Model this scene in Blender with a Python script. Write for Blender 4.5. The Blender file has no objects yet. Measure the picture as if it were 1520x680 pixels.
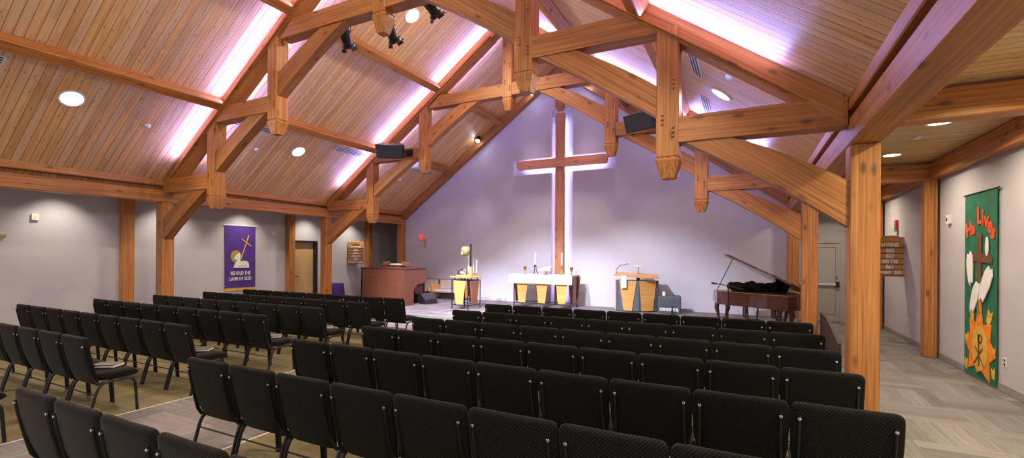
import bpy, bmesh, math, random
from mathutils import Vector, Matrix
random.seed(7)
PI = math.pi
sc = bpy.context.scene
C = sc.collection

# ------------------------------------------------------------------ node helpers
def new_mat(name):
    m = bpy.data.materials.new(name); m.use_nodes = True
    nt = m.node_tree; nt.nodes.clear()
    out = nt.nodes.new('ShaderNodeOutputMaterial')
    b = nt.nodes.new('ShaderNodeBsdfPrincipled')
    nt.links.new(b.outputs[0], out.inputs[0])
    return m, nt, b
def nd(nt, t, ins=None, **props):
    n = nt.nodes.new('ShaderNode' + t)
    for k, v in props.items(): setattr(n, k, v)
    if ins:
        for k, v in ins.items():
            s = n.inputs[k]
            if hasattr(v, 'is_output') or isinstance(v, bpy.types.NodeSocket): nt.links.new(v, s)
            else: s.default_value = v
    return n
def mth(nt, op, a, b=None, c=None):
    ins = {0: a}
    if b is not None: ins[1] = b
    if c is not None: ins[2] = c
    return nd(nt, 'Math', ins, operation=op).outputs[0]
def mixc(nt, f, a, b, mode='MIX'):
    n = nt.nodes.new('ShaderNodeMix'); n.data_type = 'RGBA'; n.blend_type = mode
    for s, v in ((n.inputs['Factor'], f), (n.inputs[6], a), (n.inputs[7], b)):
        if isinstance(v, bpy.types.NodeSocket): nt.links.new(v, s)
        else: s.default_value = v if not isinstance(v, tuple) or len(v) == 4 else (*v, 1)
    return n.outputs[2]
def ramp(nt, f, stops):
    n = nt.nodes.new('ShaderNodeValToRGB'); nt.links.new(f, n.inputs[0])
    e = n.color_ramp.elements
    e[0].position = stops[0][0]; e[0].color = (*stops[0][1], 1)
    e[1].position = stops[-1][0]; e[1].color = (*stops[-1][1], 1)
    for p, c in stops[1:-1]:
        x = e.new(p); x.color = (*c, 1)
    return n.outputs[0]
def plain(name, col, rough=.5, metal=0, emit=None, es=1, noise=.12, nscale=12, spec=.5, coat=0, trans=0):
    m, nt, b = new_mat(name)
    tc = nd(nt, 'TexCoord')
    nz = nd(nt, 'TexNoise', {'Vector': tc.outputs['Object'], 'Scale': nscale, 'Detail': 3})
    lo = tuple(c * (1 - noise) for c in col); hi = tuple(min(1, c * (1 + noise)) for c in col)
    nt.links.new(ramp(nt, nz.outputs[0], [(.3, lo), (.7, hi)]), b.inputs['Base Color'])
    b.inputs['Roughness'].default_value = rough; b.inputs['Metallic'].default_value = metal
    b.inputs['Specular IOR Level'].default_value = spec
    b.inputs['Coat Weight'].default_value = coat
    b.inputs['Transmission Weight'].default_value = trans
    if emit:
        b.inputs['Emission Color'].default_value = (*emit, 1); b.inputs['Emission Strength'].default_value = es
    return m

def wood(name, dark, mid, light, rough=.5, gs=14, knots=True, stretch=.9, coat=0):
    """grain runs along the local X axis"""
    m, nt, b = new_mat(name)
    tc = nd(nt, 'TexCoord'); oi = nd(nt, 'ObjectInfo')
    off = nd(nt, 'VectorMath', {0: tc.outputs['Object'], 1: nd(nt, 'CombineXYZ', {0: mth(nt, 'MULTIPLY', oi.outputs['Random'], 37.), 1: mth(nt, 'MULTIPLY', oi.outputs['Random'], 11.), 2: 0.}).outputs[0]}, operation='ADD').outputs[0]
    st = nd(nt, 'Mapping', {'Vector': off, 'Scale': (stretch, gs, gs)}).outputs[0]
    n1 = nd(nt, 'TexNoise', {'Vector': st, 'Scale': 1., 'Detail': 5., 'Roughness': .62, 'Distortion': .35}).outputs[0]
    col = ramp(nt, n1, [(.30, dark), (.5, mid), (.70, light)])
    n2 = nd(nt, 'TexNoise', {'Vector': off, 'Scale': 1.3, 'Detail': 2.}).outputs[0]
    col = mixc(nt, mth(nt, 'MULTIPLY', n2, .25), col, mid)
    if knots:
        ks = nd(nt, 'Mapping', {'Vector': off, 'Scale': (2.2, 5., 5.)}).outputs[0]
        v = nd(nt, 'TexVoronoi', {'Vector': ks, 'Scale': 1.}).outputs['Distance']
        k = nd(nt, 'MapRange', {0: v, 1: .06, 2: .2, 3: .75, 4: 0.}).outputs[0]
        col = mixc(nt, k, col, tuple(c * .33 for c in dark))
    v = nd(nt, 'HueSaturation', {'Color': col, 'Value': mth(nt, 'ADD', .88, mth(nt, 'MULTIPLY', oi.outputs['Random'], .24))}).outputs[0]
    nt.links.new(v, b.inputs['Base Color'])
    b.inputs['Roughness'].default_value = rough; b.inputs['Coat Weight'].default_value = coat
    bp = nd(nt, 'Bump', {'Height': n1, 'Strength': .12, 'Distance': .01})
    nt.links.new(bp.outputs[0], b.inputs['Normal'])
    return m

def planks(name, w, dark, mid, light, rough=.45):
    """boards run along local X, w wide along local Y"""
    m, nt, b = new_mat(name)
    tc = nd(nt, 'TexCoord'); sx = nd(nt, 'SeparateXYZ', {0: tc.outputs['Object']})
    yy = mth(nt, 'DIVIDE', sx.outputs[1], w); idx = mth(nt, 'FLOOR', yy); fr = mth(nt, 'FRACT', yy)
    rnd = nd(nt, 'TexWhiteNoise', {'W': idx}, noise_dimensions='1D').outputs['Value']
    # butt joints: every board is cut at its own places
    xx = mth(nt, 'ADD', mth(nt, 'DIVIDE', sx.outputs[0], 6.3), mth(nt, 'MULTIPLY', rnd, 7.))
    rnd2 = nd(nt, 'TexWhiteNoise', {'Vector': nd(nt, 'CombineXYZ', {0: idx, 1: mth(nt, 'FLOOR', xx), 2: 0.}).outputs[0]}, noise_dimensions='2D').outputs['Value']
    cv = nd(nt, 'CombineXYZ', {0: mth(nt, 'ADD', mth(nt, 'MULTIPLY', sx.outputs[0], 1.1), mth(nt, 'MULTIPLY', rnd2, 40.)), 1: mth(nt, 'MULTIPLY', sx.outputs[1], 22.), 2: idx}).outputs[0]
    n1 = nd(nt, 'TexNoise', {'Vector': cv, 'Scale': 1., 'Detail': 4., 'Distortion': .5}).outputs[0]
    col = ramp(nt, n1, [(.25, dark), (.5, mid), (.75, light)])
    val = mth(nt, 'ADD', .86, mth(nt, 'MULTIPLY', rnd2, .22))
    col = nd(nt, 'HueSaturation', {'Color': col, 'Value': val, 'Saturation': mth(nt, 'ADD', .85, mth(nt, 'MULTIPLY', rnd, .3))}).outputs[0]
    kv = nd(nt, 'CombineXYZ', {0: mth(nt, 'ADD', mth(nt, 'MULTIPLY', sx.outputs[0], 3.2), mth(nt, 'MULTIPLY', rnd, 31.)), 1: mth(nt, 'MULTIPLY', sx.outputs[1], 8.), 2: 0.}).outputs[0]
    vn = nd(nt, 'TexVoronoi', {'Vector': kv, 'Scale': 1.}, voronoi_dimensions='2D'); v = mth(nt, 'ADD', vn.outputs['Distance'], mth(nt, 'MULTIPLY', nd(nt, 'SeparateColor', {0: vn.outputs['Color']}).outputs[0], .12))
    k = nd(nt, 'MapRange', {0: v, 1: .05, 2: .15, 3: .6, 4: 0.}).outputs[0]
    col = mixc(nt, k, col, tuple(c * .3 for c in dark))
    ed = mth(nt, 'MINIMUM', fr, mth(nt, 'SUBTRACT', 1., fr))
    g = nd(nt, 'MapRange', {0: ed, 1: .018, 2: .06, 3: 1., 4: 0.}).outputs[0]
    col = mixc(nt, mth(nt, 'MULTIPLY', g, .72), col, tuple(c * .22 for c in dark))
    nt.links.new(col, b.inputs['Base Color']); b.inputs['Roughness'].default_value = rough
    bp = nd(nt, 'Bump', {'Height': mth(nt, 'MULTIPLY', g, -1.), 'Strength': .6, 'Distance': .01})
    nt.links.new(bp.outputs[0], b.inputs['Normal'])
    return m

def carpet(name, c1, c2, c3, plank=True):
    m, nt, b = new_mat(name)
    tc = nd(nt, 'TexCoord'); s = nd(nt, 'SeparateXYZ', {0: tc.outputs['Object']})
    X, Y = s.outputs[0], s.outputs[1]
    X = mth(nt, 'MULTIPLY', X, 1.35); Y = mth(nt, 'MULTIPLY', Y, 1.35)
    bx, by = mth(nt, 'FLOOR', X), mth(nt, 'FLOOR', Y)
    ck = mth(nt, 'FRACT', mth(nt, 'MULTIPLY', mth(nt, 'ADD', bx, by), .5))
    ck = mth(nt, 'GREATER_THAN', ck, .25)
    iv = mth(nt, 'SUBTRACT', 1., ck)
    lo = mth(nt, 'ADD', mth(nt, 'MULTIPLY', X, ck), mth(nt, 'MULTIPLY', Y, iv))   # along the plank
    ac = mth(nt, 'ADD', mth(nt, 'MULTIPLY', Y, ck), mth(nt, 'MULTIPLY', X, iv))   # across it
    row = mth(nt, 'FLOOR', mth(nt, 'MULTIPLY', ac, 4.))
    rv = nd(nt, 'TexWhiteNoise', {'Vector': nd(nt, 'CombineXYZ', {0: row, 1: mth(nt, 'FLOOR', lo), 2: ck}).outputs[0]}).outputs['Value']
    nv = nd(nt, 'CombineXYZ', {0: mth(nt, 'MULTIPLY', lo, 1.3), 1: mth(nt, 'MULTIPLY', ac, 26.), 2: mth(nt, 'MULTIPLY', rv, 50.)}).outputs[0]
    n1 = nd(nt, 'TexNoise', {'Vector': nv, 'Scale': 1., 'Detail': 3.}).outputs[0]
    f = mth(nt, 'ADD', mth(nt, 'MULTIPLY', rv, .30), mth(nt, 'MULTIPLY', n1, .56))
    col = ramp(nt, f, [(.2, c1), (.52, c2), (.82, c3)])
    nt.links.new(col, b.inputs['Base Color']); b.inputs['Roughness'].default_value = .95
    b.inputs['Specular IOR Level'].default_value = .15
    fz = nd(nt, 'TexNoise', {'Vector': tc.outputs['Object'], 'Scale': 260., 'Detail': 1.}).outputs[0]
    nt.links.new(nd(nt, 'Bump', {'Height': fz, 'Strength': .25, 'Distance': .004}).outputs[0], b.inputs['Normal'])
    return m

def fabric_dots(name, base, dot, s=90):
    m, nt, b = new_mat(name)
    tc = nd(nt, 'TexCoord'); q = nd(nt, 'SeparateXYZ', {0: tc.outputs['Object']})
    a = mth(nt, 'MULTIPLY', mth(nt, 'ADD', q.outputs[0], mth(nt, 'MULTIPLY', q.outputs[1], .5)), s)
    c = mth(nt, 'MULTIPLY', mth(nt, 'ADD', q.outputs[2], mth(nt, 'MULTIPLY', q.outputs[1], .7)), s)
    d = mth(nt, 'MULTIPLY', mth(nt, 'SINE', mth(nt, 'MULTIPLY', a, 3.14)), mth(nt, 'SINE', mth(nt, 'MULTIPLY', c, 3.14)))
    f = nd(nt, 'MapRange', {0: d, 1: .45, 2: .8, 3: 0., 4: 1.}).outputs[0]
    n = nd(nt, 'TexNoise', {'Vector': tc.outputs['Object'], 'Scale': 240.}).outputs[0]
    f = mth(nt, 'MULTIPLY', f, n)
    nt.links.new(mixc(nt, f, base, dot), b.inputs['Base Color'])
    b.inputs['Roughness'].default_value = .92; b.inputs['Specular IOR Level'].default_value = .12
    b.inputs['Sheen Weight'].default_value = .06; b.inputs['Sheen Roughness'].default_value = .4
    return m

def emis(name, col, s):
    return plain(name, (.8, .8, .8), .4, 0, col, s, noise=.02)

M = {}
M['fir'] = wood('fir_timber', (.19, .064, .015), (.39, .150, .037), (.55, .245, .075), .5, gs=34, stretch=.8)
M['cross_wood'] = wood('cross_wood', (.40, .15, .06), (.52, .215, .095), (.60, .27, .13), .5)
M['pine'] = planks('pine_boards', .127, (.56, .31, .15), (.71, .44, .235), (.80, .55, .325))
M['pine_flat'] = planks('pine_flat_boards', .127, (.50, .31, .12), (.66, .45, .20), (.76, .55, .28))
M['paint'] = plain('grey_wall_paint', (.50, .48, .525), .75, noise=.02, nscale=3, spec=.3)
M['paint_dim'] = plain('shaded_wall_paint', (.42, .42, .45), .75, noise=.02, nscale=3, spec=.3)  # the wall paint again, darkened to carry the weaker light in there
M['base'] = plain('vinyl_baseboard', (.27, .255, .25), .6, noise=.04)
M['carpet'] = carpet('light_plank_carpet', (.125, .110, .114), (.20, .180, .186), (.295, .270, .278))
M['carpet_olive'] = carpet('olive_plank_carpet', (.13, .105, .06), (.21, .175, .10), (.29, .245, .145))
M['strip'] = plain('pale_edge_strip', (.55, .52, .46), .6)
M['nosing'] = plain('stage_nosing', (.23, .22, .205), .6)
M['fabric'] = fabric_dots('chair_fabric', (.0048, .0046, .0052), (.05, .043, .038))
M['tube'] = plain('black_steel_tube', (.009, .009, .010), .45, .0, noise=.1, spec=.35)
M['screw'] = plain('zinc_screw', (.6, .66, .72), .3, .9)
M['black'] = plain('black_plastic', (.012, .012, .014), .45)
M['blackcloth'] = plain('black_cloth', (.006, .006, .007), .95, noise=.4, spec=.1)
M['grille'] = plain('speaker_grille', (.018, .02, .028), .6, noise=.5, nscale=300)
M['chrome'] = plain('chrome', (.75, .74, .76), .15, 1)
M['brass'] = plain('brass', (.62, .45, .16), .28, 1)
M['white'] = plain('white_plastic', (.75, .75, .74), .5, noise=.03)
M['candle'] = plain('candle_wax', (.82, .8, .74), .5, noise=.02)
M['linen'] = plain('white_linen', (.62, .61, .61), .85, noise=.03)
M['goldtrim'] = plain('pale_gold_band', (.70, .60, .36), .7, noise=.05)
M['greyletter'] = plain('silver_lettering', (.45, .45, .48), .6)
M['oak'] = wood('honey_oak', (.44, .21, .045), (.60, .31, .085), (.70, .40, .13), .42, gs=30, knots=False)
M['oakdark'] = wood('brown_oak', (.16, .065, .03), (.25, .105, .05), (.32, .145, .07), .45, gs=30, knots=False)
M['mahog'] = wood('mahogany', (.035, .012, .010), (.062, .021, .016), (.095, .034, .026), .25, gs=24, knots=False, coat=.4)
M['rampwood'] = wood('ramp_guard_wood', (.018, .009, .007), (.03, .015, .012), (.045, .023, .018), .6, gs=20, knots=False)
M['organ'] = wood('organ_veneer', (.115, .038, .02), (.135, .045, .024), (.155, .054, .03), .4, gs=10, knots=False)
M['doorwood'] = wood('blond_door', (.53, .345, .15), (.56, .37, .165), (.59, .395, .18), .45, gs=6, knots=False)
M['doorgrey'] = plain('grey_door_paint', (.40, .375, .345), .5, noise=.03)
M['bead'] = plain('dark_bead', (.10, .09, .085), .5)
M['boardwood'] = wood('hymn_board_wood', (.42, .185, .04), (.54, .26, .065), (.63, .33, .095), .45, gs=22, knots=False)
M['purple'] = plain('purple_cloth', (.075, .028, .24), .85, noise=.12, nscale=5)
M['green'] = plain('green_cloth', (.008, .135, .068), .85, noise=.25, nscale=6)
M['orange'] = plain('orange_cloth', (.78, .22, .015), .85, noise=.2, nscale=9)
M['redorange'] = plain('red_orange_felt', (.68, .075, .02), .85, noise=.15)
M['yellow'] = plain('yellow_cloth', (.66, .40, .06), .85, noise=.15)
M['browncloth'] = plain('brown_cloth', (.13, .055, .02), .85, noise=.35, nscale=30)
M['lily'] = plain('white_felt', (.78, .76, .78), .85, noise=.05)
M['stemgreen'] = plain('leaf_cloth', (.10, .19, .05), .85)
M['halo'] = plain('olive_gold_cloth', (.36, .29, .05), .8)
M['red'] = plain('red_plastic', (.7, .05, .04), .4)
M['greenlens'] = plain('green_lens', (.12, .5, .3), .4)
M['redglass'] = plain('red_glass_lit', (.6, .02, .03), .3, 0, (1, .03, .05), .9)
M['amber'] = plain('amber_glass', (.50, .40, .17), .12, 0, trans=.45)
M['seatcloth'] = plain('tufted_beige_cloth', (.50, .40, .36), .9, noise=.25, nscale=40)
M['tuft'] = plain('tuft_button', (.22, .16, .14), .9)
M['vent'] = plain('diffuser_white', (.62, .64, .70), .45)
M['slot'] = plain('slot_black', (.02, .02, .025), .6)
M['bookgrey'] = plain('hymnal_cover', (.05, .053, .066), .5)
M['page'] = plain('paper', (.8, .79, .75), .8, noise=.03)
M['key'] = plain('piano_key', (.85, .84, .8), .3)
M['ampgrey'] = plain('amp_face', (.075, .085, .105), .6)
M['lens_warm'] = emis('lens_warm', (1, .95, .86), 9)
M['lens_cool'] = emis('lens_cool', (.82, .80, 1), 40)
M['lens_spot'] = emis('lens_spot', (.85, .88, 1), 3)
M['led'] = emis('led_diffuser', (.72, .62, 1), 3)
M['groutdark'] = plain('dark_frame', (.018, .016, .016), .4)

# ------------------------------------------------------------------ mesh helpers
def link(name, bm, mat, parent=None, mw=None, smooth=False, recalc=True):
    if recalc: bmesh.ops.recalc_face_normals(bm, faces=bm.faces)
    me = bpy.data.meshes.new(name); bm.to_mesh(me); bm.free()
    for mm in (mat if isinstance(mat, list) else [mat]): me.materials.append(mm)
    if smooth:
        for p in me.polygons: p.use_smooth = True
        try: me.set_sharp_from_angle(angle=math.radians(40))
        except Exception: pass
    o = bpy.data.objects.new(name, me); C.objects.link(o)
    W = mw if mw is not None else Matrix.Identity(4)
    if parent is not None:
        o.parent = parent
        o.matrix_basis = world_of(parent).inverted() @ W
    else: o.matrix_basis = W
    return o
def world_of(o):
    m = o.matrix_basis.copy()
    while o.parent is not None:
        o = o.parent; m = o.matrix_basis @ m
    return m
def tag(o, label=None, cat=None, group=None, kind=None):
    if label: o['label'] = label
    if cat: o['category'] = cat
    if group: o['group'] = group
    if kind: o['kind'] = kind
    return o
def empty(name, loc, rz=0, label=None, cat=None, group=None):
    o = bpy.data.objects.new(name, None); C.objects.link(o)
    o.empty_display_size = .1
    o.location = loc; o.rotation_euler = (0, 0, rz)
    o.matrix_basis = Matrix.Translation(Vector(loc)) @ Matrix.Rotation(rz, 4, 'Z')
    return tag(o, label, cat, group)
def T(x, y, z): return Matrix.Translation((x, y, z))
def RX(a): return Matrix.Rotation(a, 4, 'X')
def RY(a): return Matrix.Rotation(a, 4, 'Y')
def RZ(a): return Matrix.Rotation(a, 4, 'Z')
def box(bm, x0, x1, y0, y1, z0, z1, mi=0):
    r = bmesh.ops.create_cube(bm, size=1)
    for v in r['verts']:
        v.co = Vector((x0 + (v.co.x + .5) * (x1 - x0), y0 + (v.co.y + .5) * (y1 - y0), z0 + (v.co.z + .5) * (z1 - z0)))
    fs = {f for v in r['verts'] for f in v.link_faces}
    for f in fs: f.material_index = mi
    return r['verts']
def bev(bm, w, seg=1, ang=30):
    es = [e for e in bm.edges if len(e.link_faces) == 2 and e.calc_face_angle(0) > math.radians(ang)]
    bmesh.ops.bevel(bm, geom=es, offset=w, segments=seg, affect='EDGES', clamp_overlap=True)
def bbox(x0, x1, y0, y1, z0, z1, w=.008, seg=1):
    bm = bmesh.new(); box(bm, x0, x1, y0, y1, z0, z1); bev(bm, w, seg); return bm
def lathe(bm, prof, n=20, c=(0, 0), axis='z', mi=0):
    rings = []
    for r, z in prof:
        ring = []
        for i in range(n):
            a = 2 * PI * i / n; p = (c[0] + r * math.cos(a), c[1] + r * math.sin(a), z)
            ring.append(bm.verts.new(p))
        rings.append(ring)
    for a, b in zip(rings, rings[1:]):
        for i in range(n):
            f = bm.faces.new((a[i], a[(i + 1) % n], b[(i + 1) % n], b[i])); f.material_index = mi
    for r_, ok in ((rings[0], True), (rings[-1], True)):
        try: bm.faces.new(r_).material_index = mi
        except Exception: pass
    return [v for r_ in rings for v in r_]
def tube(bm, pts, r, n=8, flat=None, cap=True):
    """tube along points; r a number or list"""
    P = [Vector(p) for p in pts]; rings = []
    up = None
    for i, p in enumerate(P):
        t = (P[min(i + 1, len(P) - 1)] - P[max(i - 1, 0)]).normalized()
        if up is None: up = Vector((0, 0, 1)) if abs(t.z) < .9 else Vector((1, 0, 0))
        s = t.cross(up).normalized(); up = s.cross(t).normalized()
        rr = r[i] if isinstance(r, (list, tuple)) else r
        ra, rb = (rr, rr) if flat is None else (rr * flat[0], rr * flat[1])
        rings.append([bm.verts.new(p + s * math.cos(2 * PI * k / n) * ra + up * math.sin(2 * PI * k / n) * rb) for k in range(n)])
    for a, b in zip(rings, rings[1:]):
        for k in range(n): bm.faces.new((a[k], a[(k + 1) % n], b[(k + 1) % n], b[k]))
    if cap:
        bm.faces.new(rings[0]); bm.faces.new(rings[-1])
def prism(bm, pts, y0, y1, mi=0):
    """polygon in local XZ, extruded along Y"""
    a = [bm.verts.new((x, y0, z)) for x, z in pts]; b = [bm.verts.new((x, y1, z)) for x, z in pts]
    n = len(pts)
    fs = [bm.faces.new(a), bm.faces.new(b[::-1])]
    for i in range(n): fs.append(bm.faces.new((a[i], b[i], b[(i + 1) % n], a[(i + 1) % n])))
    for f in fs: f.material_index = mi
def flat(bm, pts, z0, z1, mi=0):
    """polygon in local XY, extruded along Z"""
    a = [bm.verts.new((x, y, z0)) for x, y in pts]; b = [bm.verts.new((x, y, z1)) for x, y in pts]
    n = len(pts); fs = [bm.faces.new(a), bm.faces.new(b)]
    for i in range(n): fs.append(bm.faces.new((a[i], a[(i + 1) % n], b[(i + 1) % n], b[i])))
    for f in fs: f.material_index = mi
def beam(name, p0, p1, w, h, mat, parent=None, chamfer=.012, up=(0, 0, 1)):
    p0, p1 = Vector(p0), Vector(p1); d = p1 - p0; L = d.length; x = d.normalized()
    u = Vector(up); y = u.cross(x).normalized(); z = x.cross(y).normalized()
    mw = Matrix(((x.x, y.x, z.x, p0.x), (x.y, y.y, z.y, p0.y), (x.z, y.z, z.z, p0.z), (0, 0, 0, 1)))
    bm = bmesh.new(); box(bm, 0, L, -w / 2, w / 2, -h / 2, h / 2); bev(bm, chamfer)
    return link(name, bm, mat, parent, mw)
def text_mesh(body, size, ext=.002, bold=0, align='CENTER', shear=0):
    cu = bpy.data.curves.new('lettering', 'FONT'); cu.body = body; cu.size = size; cu.extrude = ext
    cu.align_x = align; cu.align_y = 'CENTER'; cu.offset = bold; cu.resolution_u = 3; cu.shear = shear
    o = bpy.data.objects.new('lettering', cu); C.objects.link(o)
    dg = bpy.context.evaluated_depsgraph_get()
    me = bpy.data.meshes.new_from_object(o.evaluated_get(dg))
    bpy.data.objects.remove(o); bpy.data.curves.remove(cu)
    return me
def text(name, body, size, mat, parent, mw, **k):
    me = text_mesh(body, size, **k); me.name = name; me.materials.clear(); me.materials.append(mat)
    o = bpy.data.objects.new(name, me); C.objects.link(o); o.parent = parent
    o.matrix_basis = world_of(parent).inverted() @ mw
    return o
def copy_tree(o, parent=None, subs=True):
    c = o.copy(); C.objects.link(c)
    if parent is not None: c.parent = parent
    for ch in list(o.children): copy_tree(ch, c)
    return c

# ------------------------------------------------------------------ layout numbers (metres; camera at X=0, Y=0, looking along +Y and towards -X)
H = 1.808
YA, YB, YW = 6.25, 11.064, 14.85
XC, O0, O1, O2 = -5.695, 6.816, 4.79, 2.77
XL, XR = XC - O0, XC + O0
WL, WR = -14.40, 3.11
YALT = 14.95
deck = lambda o: 8.31 - .715 * o
rlo = lambda o: 8.0 - .715 * o
SL = math.atan(.715)
STAGE = .15; YST = 10.44
CEIL = 3.56

# ------------------------------------------------------------------ setting
def struct(name, bm, mat, mw=None, **k):
    return tag(link(name, bm, mat, None, mw, **k), kind='structure')
# floor with the olive carpet fields under the chairs and pale edge strips
bm = bmesh.new()
xs = [WL - .3, -12.1, -12.07, -6.27, -6.24, -4.33, -4.30, 1.0, 1.03, WR + .2]; ys = [-5, -2.0, -1.97, 8.55, 8.58, 17.6]
for i in range(len(xs) - 1):
    for j in range(len(ys) - 1):
        inx = i in (2, 6); iny = j == 2
        ex = i in (1, 3, 5, 7) ; ey = j in (1, 3)
        mi = 0
        if inx and iny: mi = 1
        elif (ex and j in (1, 2, 3)) or (ey and i in (1, 2, 3, 5, 6, 7)): mi = 2
        vs = [bm.verts.new((x, y, 0)) for x, y in ((xs[i], ys[j]), (xs[i + 1], ys[j]), (xs[i + 1], ys[j + 1]), (xs[i], ys[j + 1]))]
        f = bm.faces.new(vs); f.material_index = mi
bmesh.ops.remove_doubles(bm, verts=bm.verts, dist=1e-5)
r = bmesh.ops.extrude_face_region(bm, geom=bm.faces[:])
for v in [g for g in r['geom'] if isinstance(g, bmesh.types.BMVert)]: v.co.z -= .1
struct('floor', bm, [M['carpet'], M['carpet_olive'], M['strip']])
bm = bmesh.new(); box(bm, XL - .1, 1.12, YST + .06, YALT + .2, 0, STAGE)
struct('floor_stage', bm, M['carpet'])
bm = bbox(XL - .1, 1.12, YST, YST + .07, 0.0, STAGE + .004, .02, 3)
struct('trim_1', bm, M['nosing'])
# outer walls
def wall(name, x0, x1, y0, y1, z0, z1, m='paint'):
    bm = bmesh.new(); box(bm, x0, x1, y0, y1, z0, z1); return struct(name, bm, M[m])
# left wall with the doorway opening (Y 11.36..12.22, z..2.24)
bm = bmesh.new()
box(bm, WL - .15, WL, -5, 11.31, 0, CEIL); box(bm, WL - .15, WL, 12.27, 17.3, 0, CEIL); box(bm, WL - .15, WL, 11.31, 12.27, 2.27, CEIL)
struct('wall_left', bm, M['paint'])
wall('wall_right', WR, WR + .15, -5, 17.3, 0, CEIL)
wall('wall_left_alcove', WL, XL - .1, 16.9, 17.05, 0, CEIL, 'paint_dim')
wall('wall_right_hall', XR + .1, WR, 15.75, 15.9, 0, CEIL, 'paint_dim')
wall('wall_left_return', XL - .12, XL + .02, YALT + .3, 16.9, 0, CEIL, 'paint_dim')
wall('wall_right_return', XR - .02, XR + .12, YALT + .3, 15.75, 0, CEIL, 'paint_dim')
# altar wall with the cross-shaped niche
N = [XL - .02, -7.50, -6.03, -5.265, -3.78, XR + .02]; za, zb, zt = 4.665, 5.21, 6.82
gz = lambda x: deck(abs(x - XC)) + .03
bm = bmesh.new()
def cell(x0, x1, z0, top=None):
    if top is not None: pts = [(x0, z0), (x1, z0), (x1, top), (x0, top)]
    else:
        pts = [(x0, z0), (x1, z0), (x1, gz(x1))]
        if x0 < XC < x1: pts.append((XC, gz(XC)))
        pts.append((x0, gz(x0)))
    prism(bm, pts, YALT, YALT + .24)
cell(N[0], N[1], 0); cell(N[1], N[2], 0, za); cell(N[1], N[2], zb); cell(N[2], N[3], zt)
cell(N[3], N[4], 0, za); cell(N[3], N[4], zb); cell(N[4], N[5], 0)
struct('wall_altar', bm, M['paint'])
bm = bmesh.new(); box(bm, -7.7, -3.6, YALT + .24, YALT + .3, 0, 7.0)
struct('wall_niche', bm, M['paint'])
# roof decks (boards run down the slope)
def roof(name, sgn):
    L = 7.05 / math.cos(SL)
    bm = bmesh.new(); box(bm, 0, L, -3.6, YALT + .25, 0, .12)
    # local X runs from the ridge down the slope
    x = Vector((sgn * math.cos(SL), 0, -math.sin(SL))); z = Vector((sgn * math.sin(SL), 0, math.cos(SL))); y = z.cross(x)
    if sgn < 0:
        for v in bm.verts: v.co.y = -v.co.y
    mw = Matrix(((x.x, y.x, z.x, XC), (x.y, y.y, z.y, 0), (x.z, y.z, z.z, deck(0)), (0, 0, 0, 1)))
    return struct(name, bm, M['pine'], mw)
roof('ceiling_left', -1); roof('ceiling_right', 1)
def fc(name, x0, x1, y1):
    bm = bmesh.new(); box(bm, x0, x1, -5, y1, CEIL, CEIL + .1)
    return struct(name, bm, M['pine_flat'])
fc('ceiling_left_aisle', WL - .15, XL - .1, 17.05); fc('ceiling_right_aisle', XR + .1, WR + .15, 15.9)
# baseboards
def bb(name, x0, x1, y0, y1): struct(name, bbox(x0, x1, y0, y1, 0, .115, .006), M['base'])
bb('baseboard_right', WR - .014, WR, -5, 15.75)
bb('baseboard_left', WL, WL + .014, -5, 11.3); bb('baseboard_left_far', WL, WL + .014, 12.3, 16.9)
bb('baseboard_left_alcove', WL, XL - .12, 16.886, 16.9)

# doors
d = empty('door_1', (WL, 11.8, 0)); d['kind'] = 'structure'
bm = bmesh.new()
for a in ((11.27, 11.34, 0, 2.30), (12.22, 12.32, 0, 2.30), (11.34, 12.22, 2.23, 2.30)): box(bm, WL - .17, WL + .025, *a)
link('door_frame', bm, M['groutdark'], d)
link('door_leaf', bbox(WL - .155, WL - .11, 11.34, 12.22, .01, 2.23, .003), M['doorwood'], d)
bm = bmesh.new(); tube(bm, [(WL - .11, 11.43, 1.0), (WL - .06, 11.43, 1.0), (WL - .06, 11.56, 1.0)], .011)
h = link('door_handle', bm, M['tube'], d)
d = empty('door_2', (1.85, 15.75, 0)); d['kind'] = 'structure'
bm = bmesh.new()
for a in ((1.22, 1.31, 0, 2.30), (2.32, 2.41, 0, 2.30), (1.31, 2.32, 2.21, 2.30)): box(bm, a[0], a[1], 15.69, 15.76, a[2], a[3])
link('door_frame', bm, M['doorgrey'], d)
link('door_leaf', bbox(1.31, 2.32, 15.71, 15.755, .01, 2.21, .003), M['doorgrey'], d)
bm = bmesh.new()
for a in ((1.46, 2.22, 2.085, 2.095), (1.46, 2.22, .215, .225), (1.46, 1.47, .215, 2.095), (2.21, 2.22, .215, 2.095)): box(bm, a[0], a[1], 15.703, 15.712, a[2], a[3])
link('door_panel_bead', bm, M['bead'], d)
link('panic_bar', bbox(1.36, 2.22, 15.64, 15.70, 1.02, 1.075, .01), M['vent'], d)
bm = bbox(2.22, 2.30, 15.63, 15.71, .98, 1.13, .01); box(bm, 2.235, 2.255, 15.69, 15.71, 1.18, 1.30); link('lock_case', bm, M['black'], d)

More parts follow.
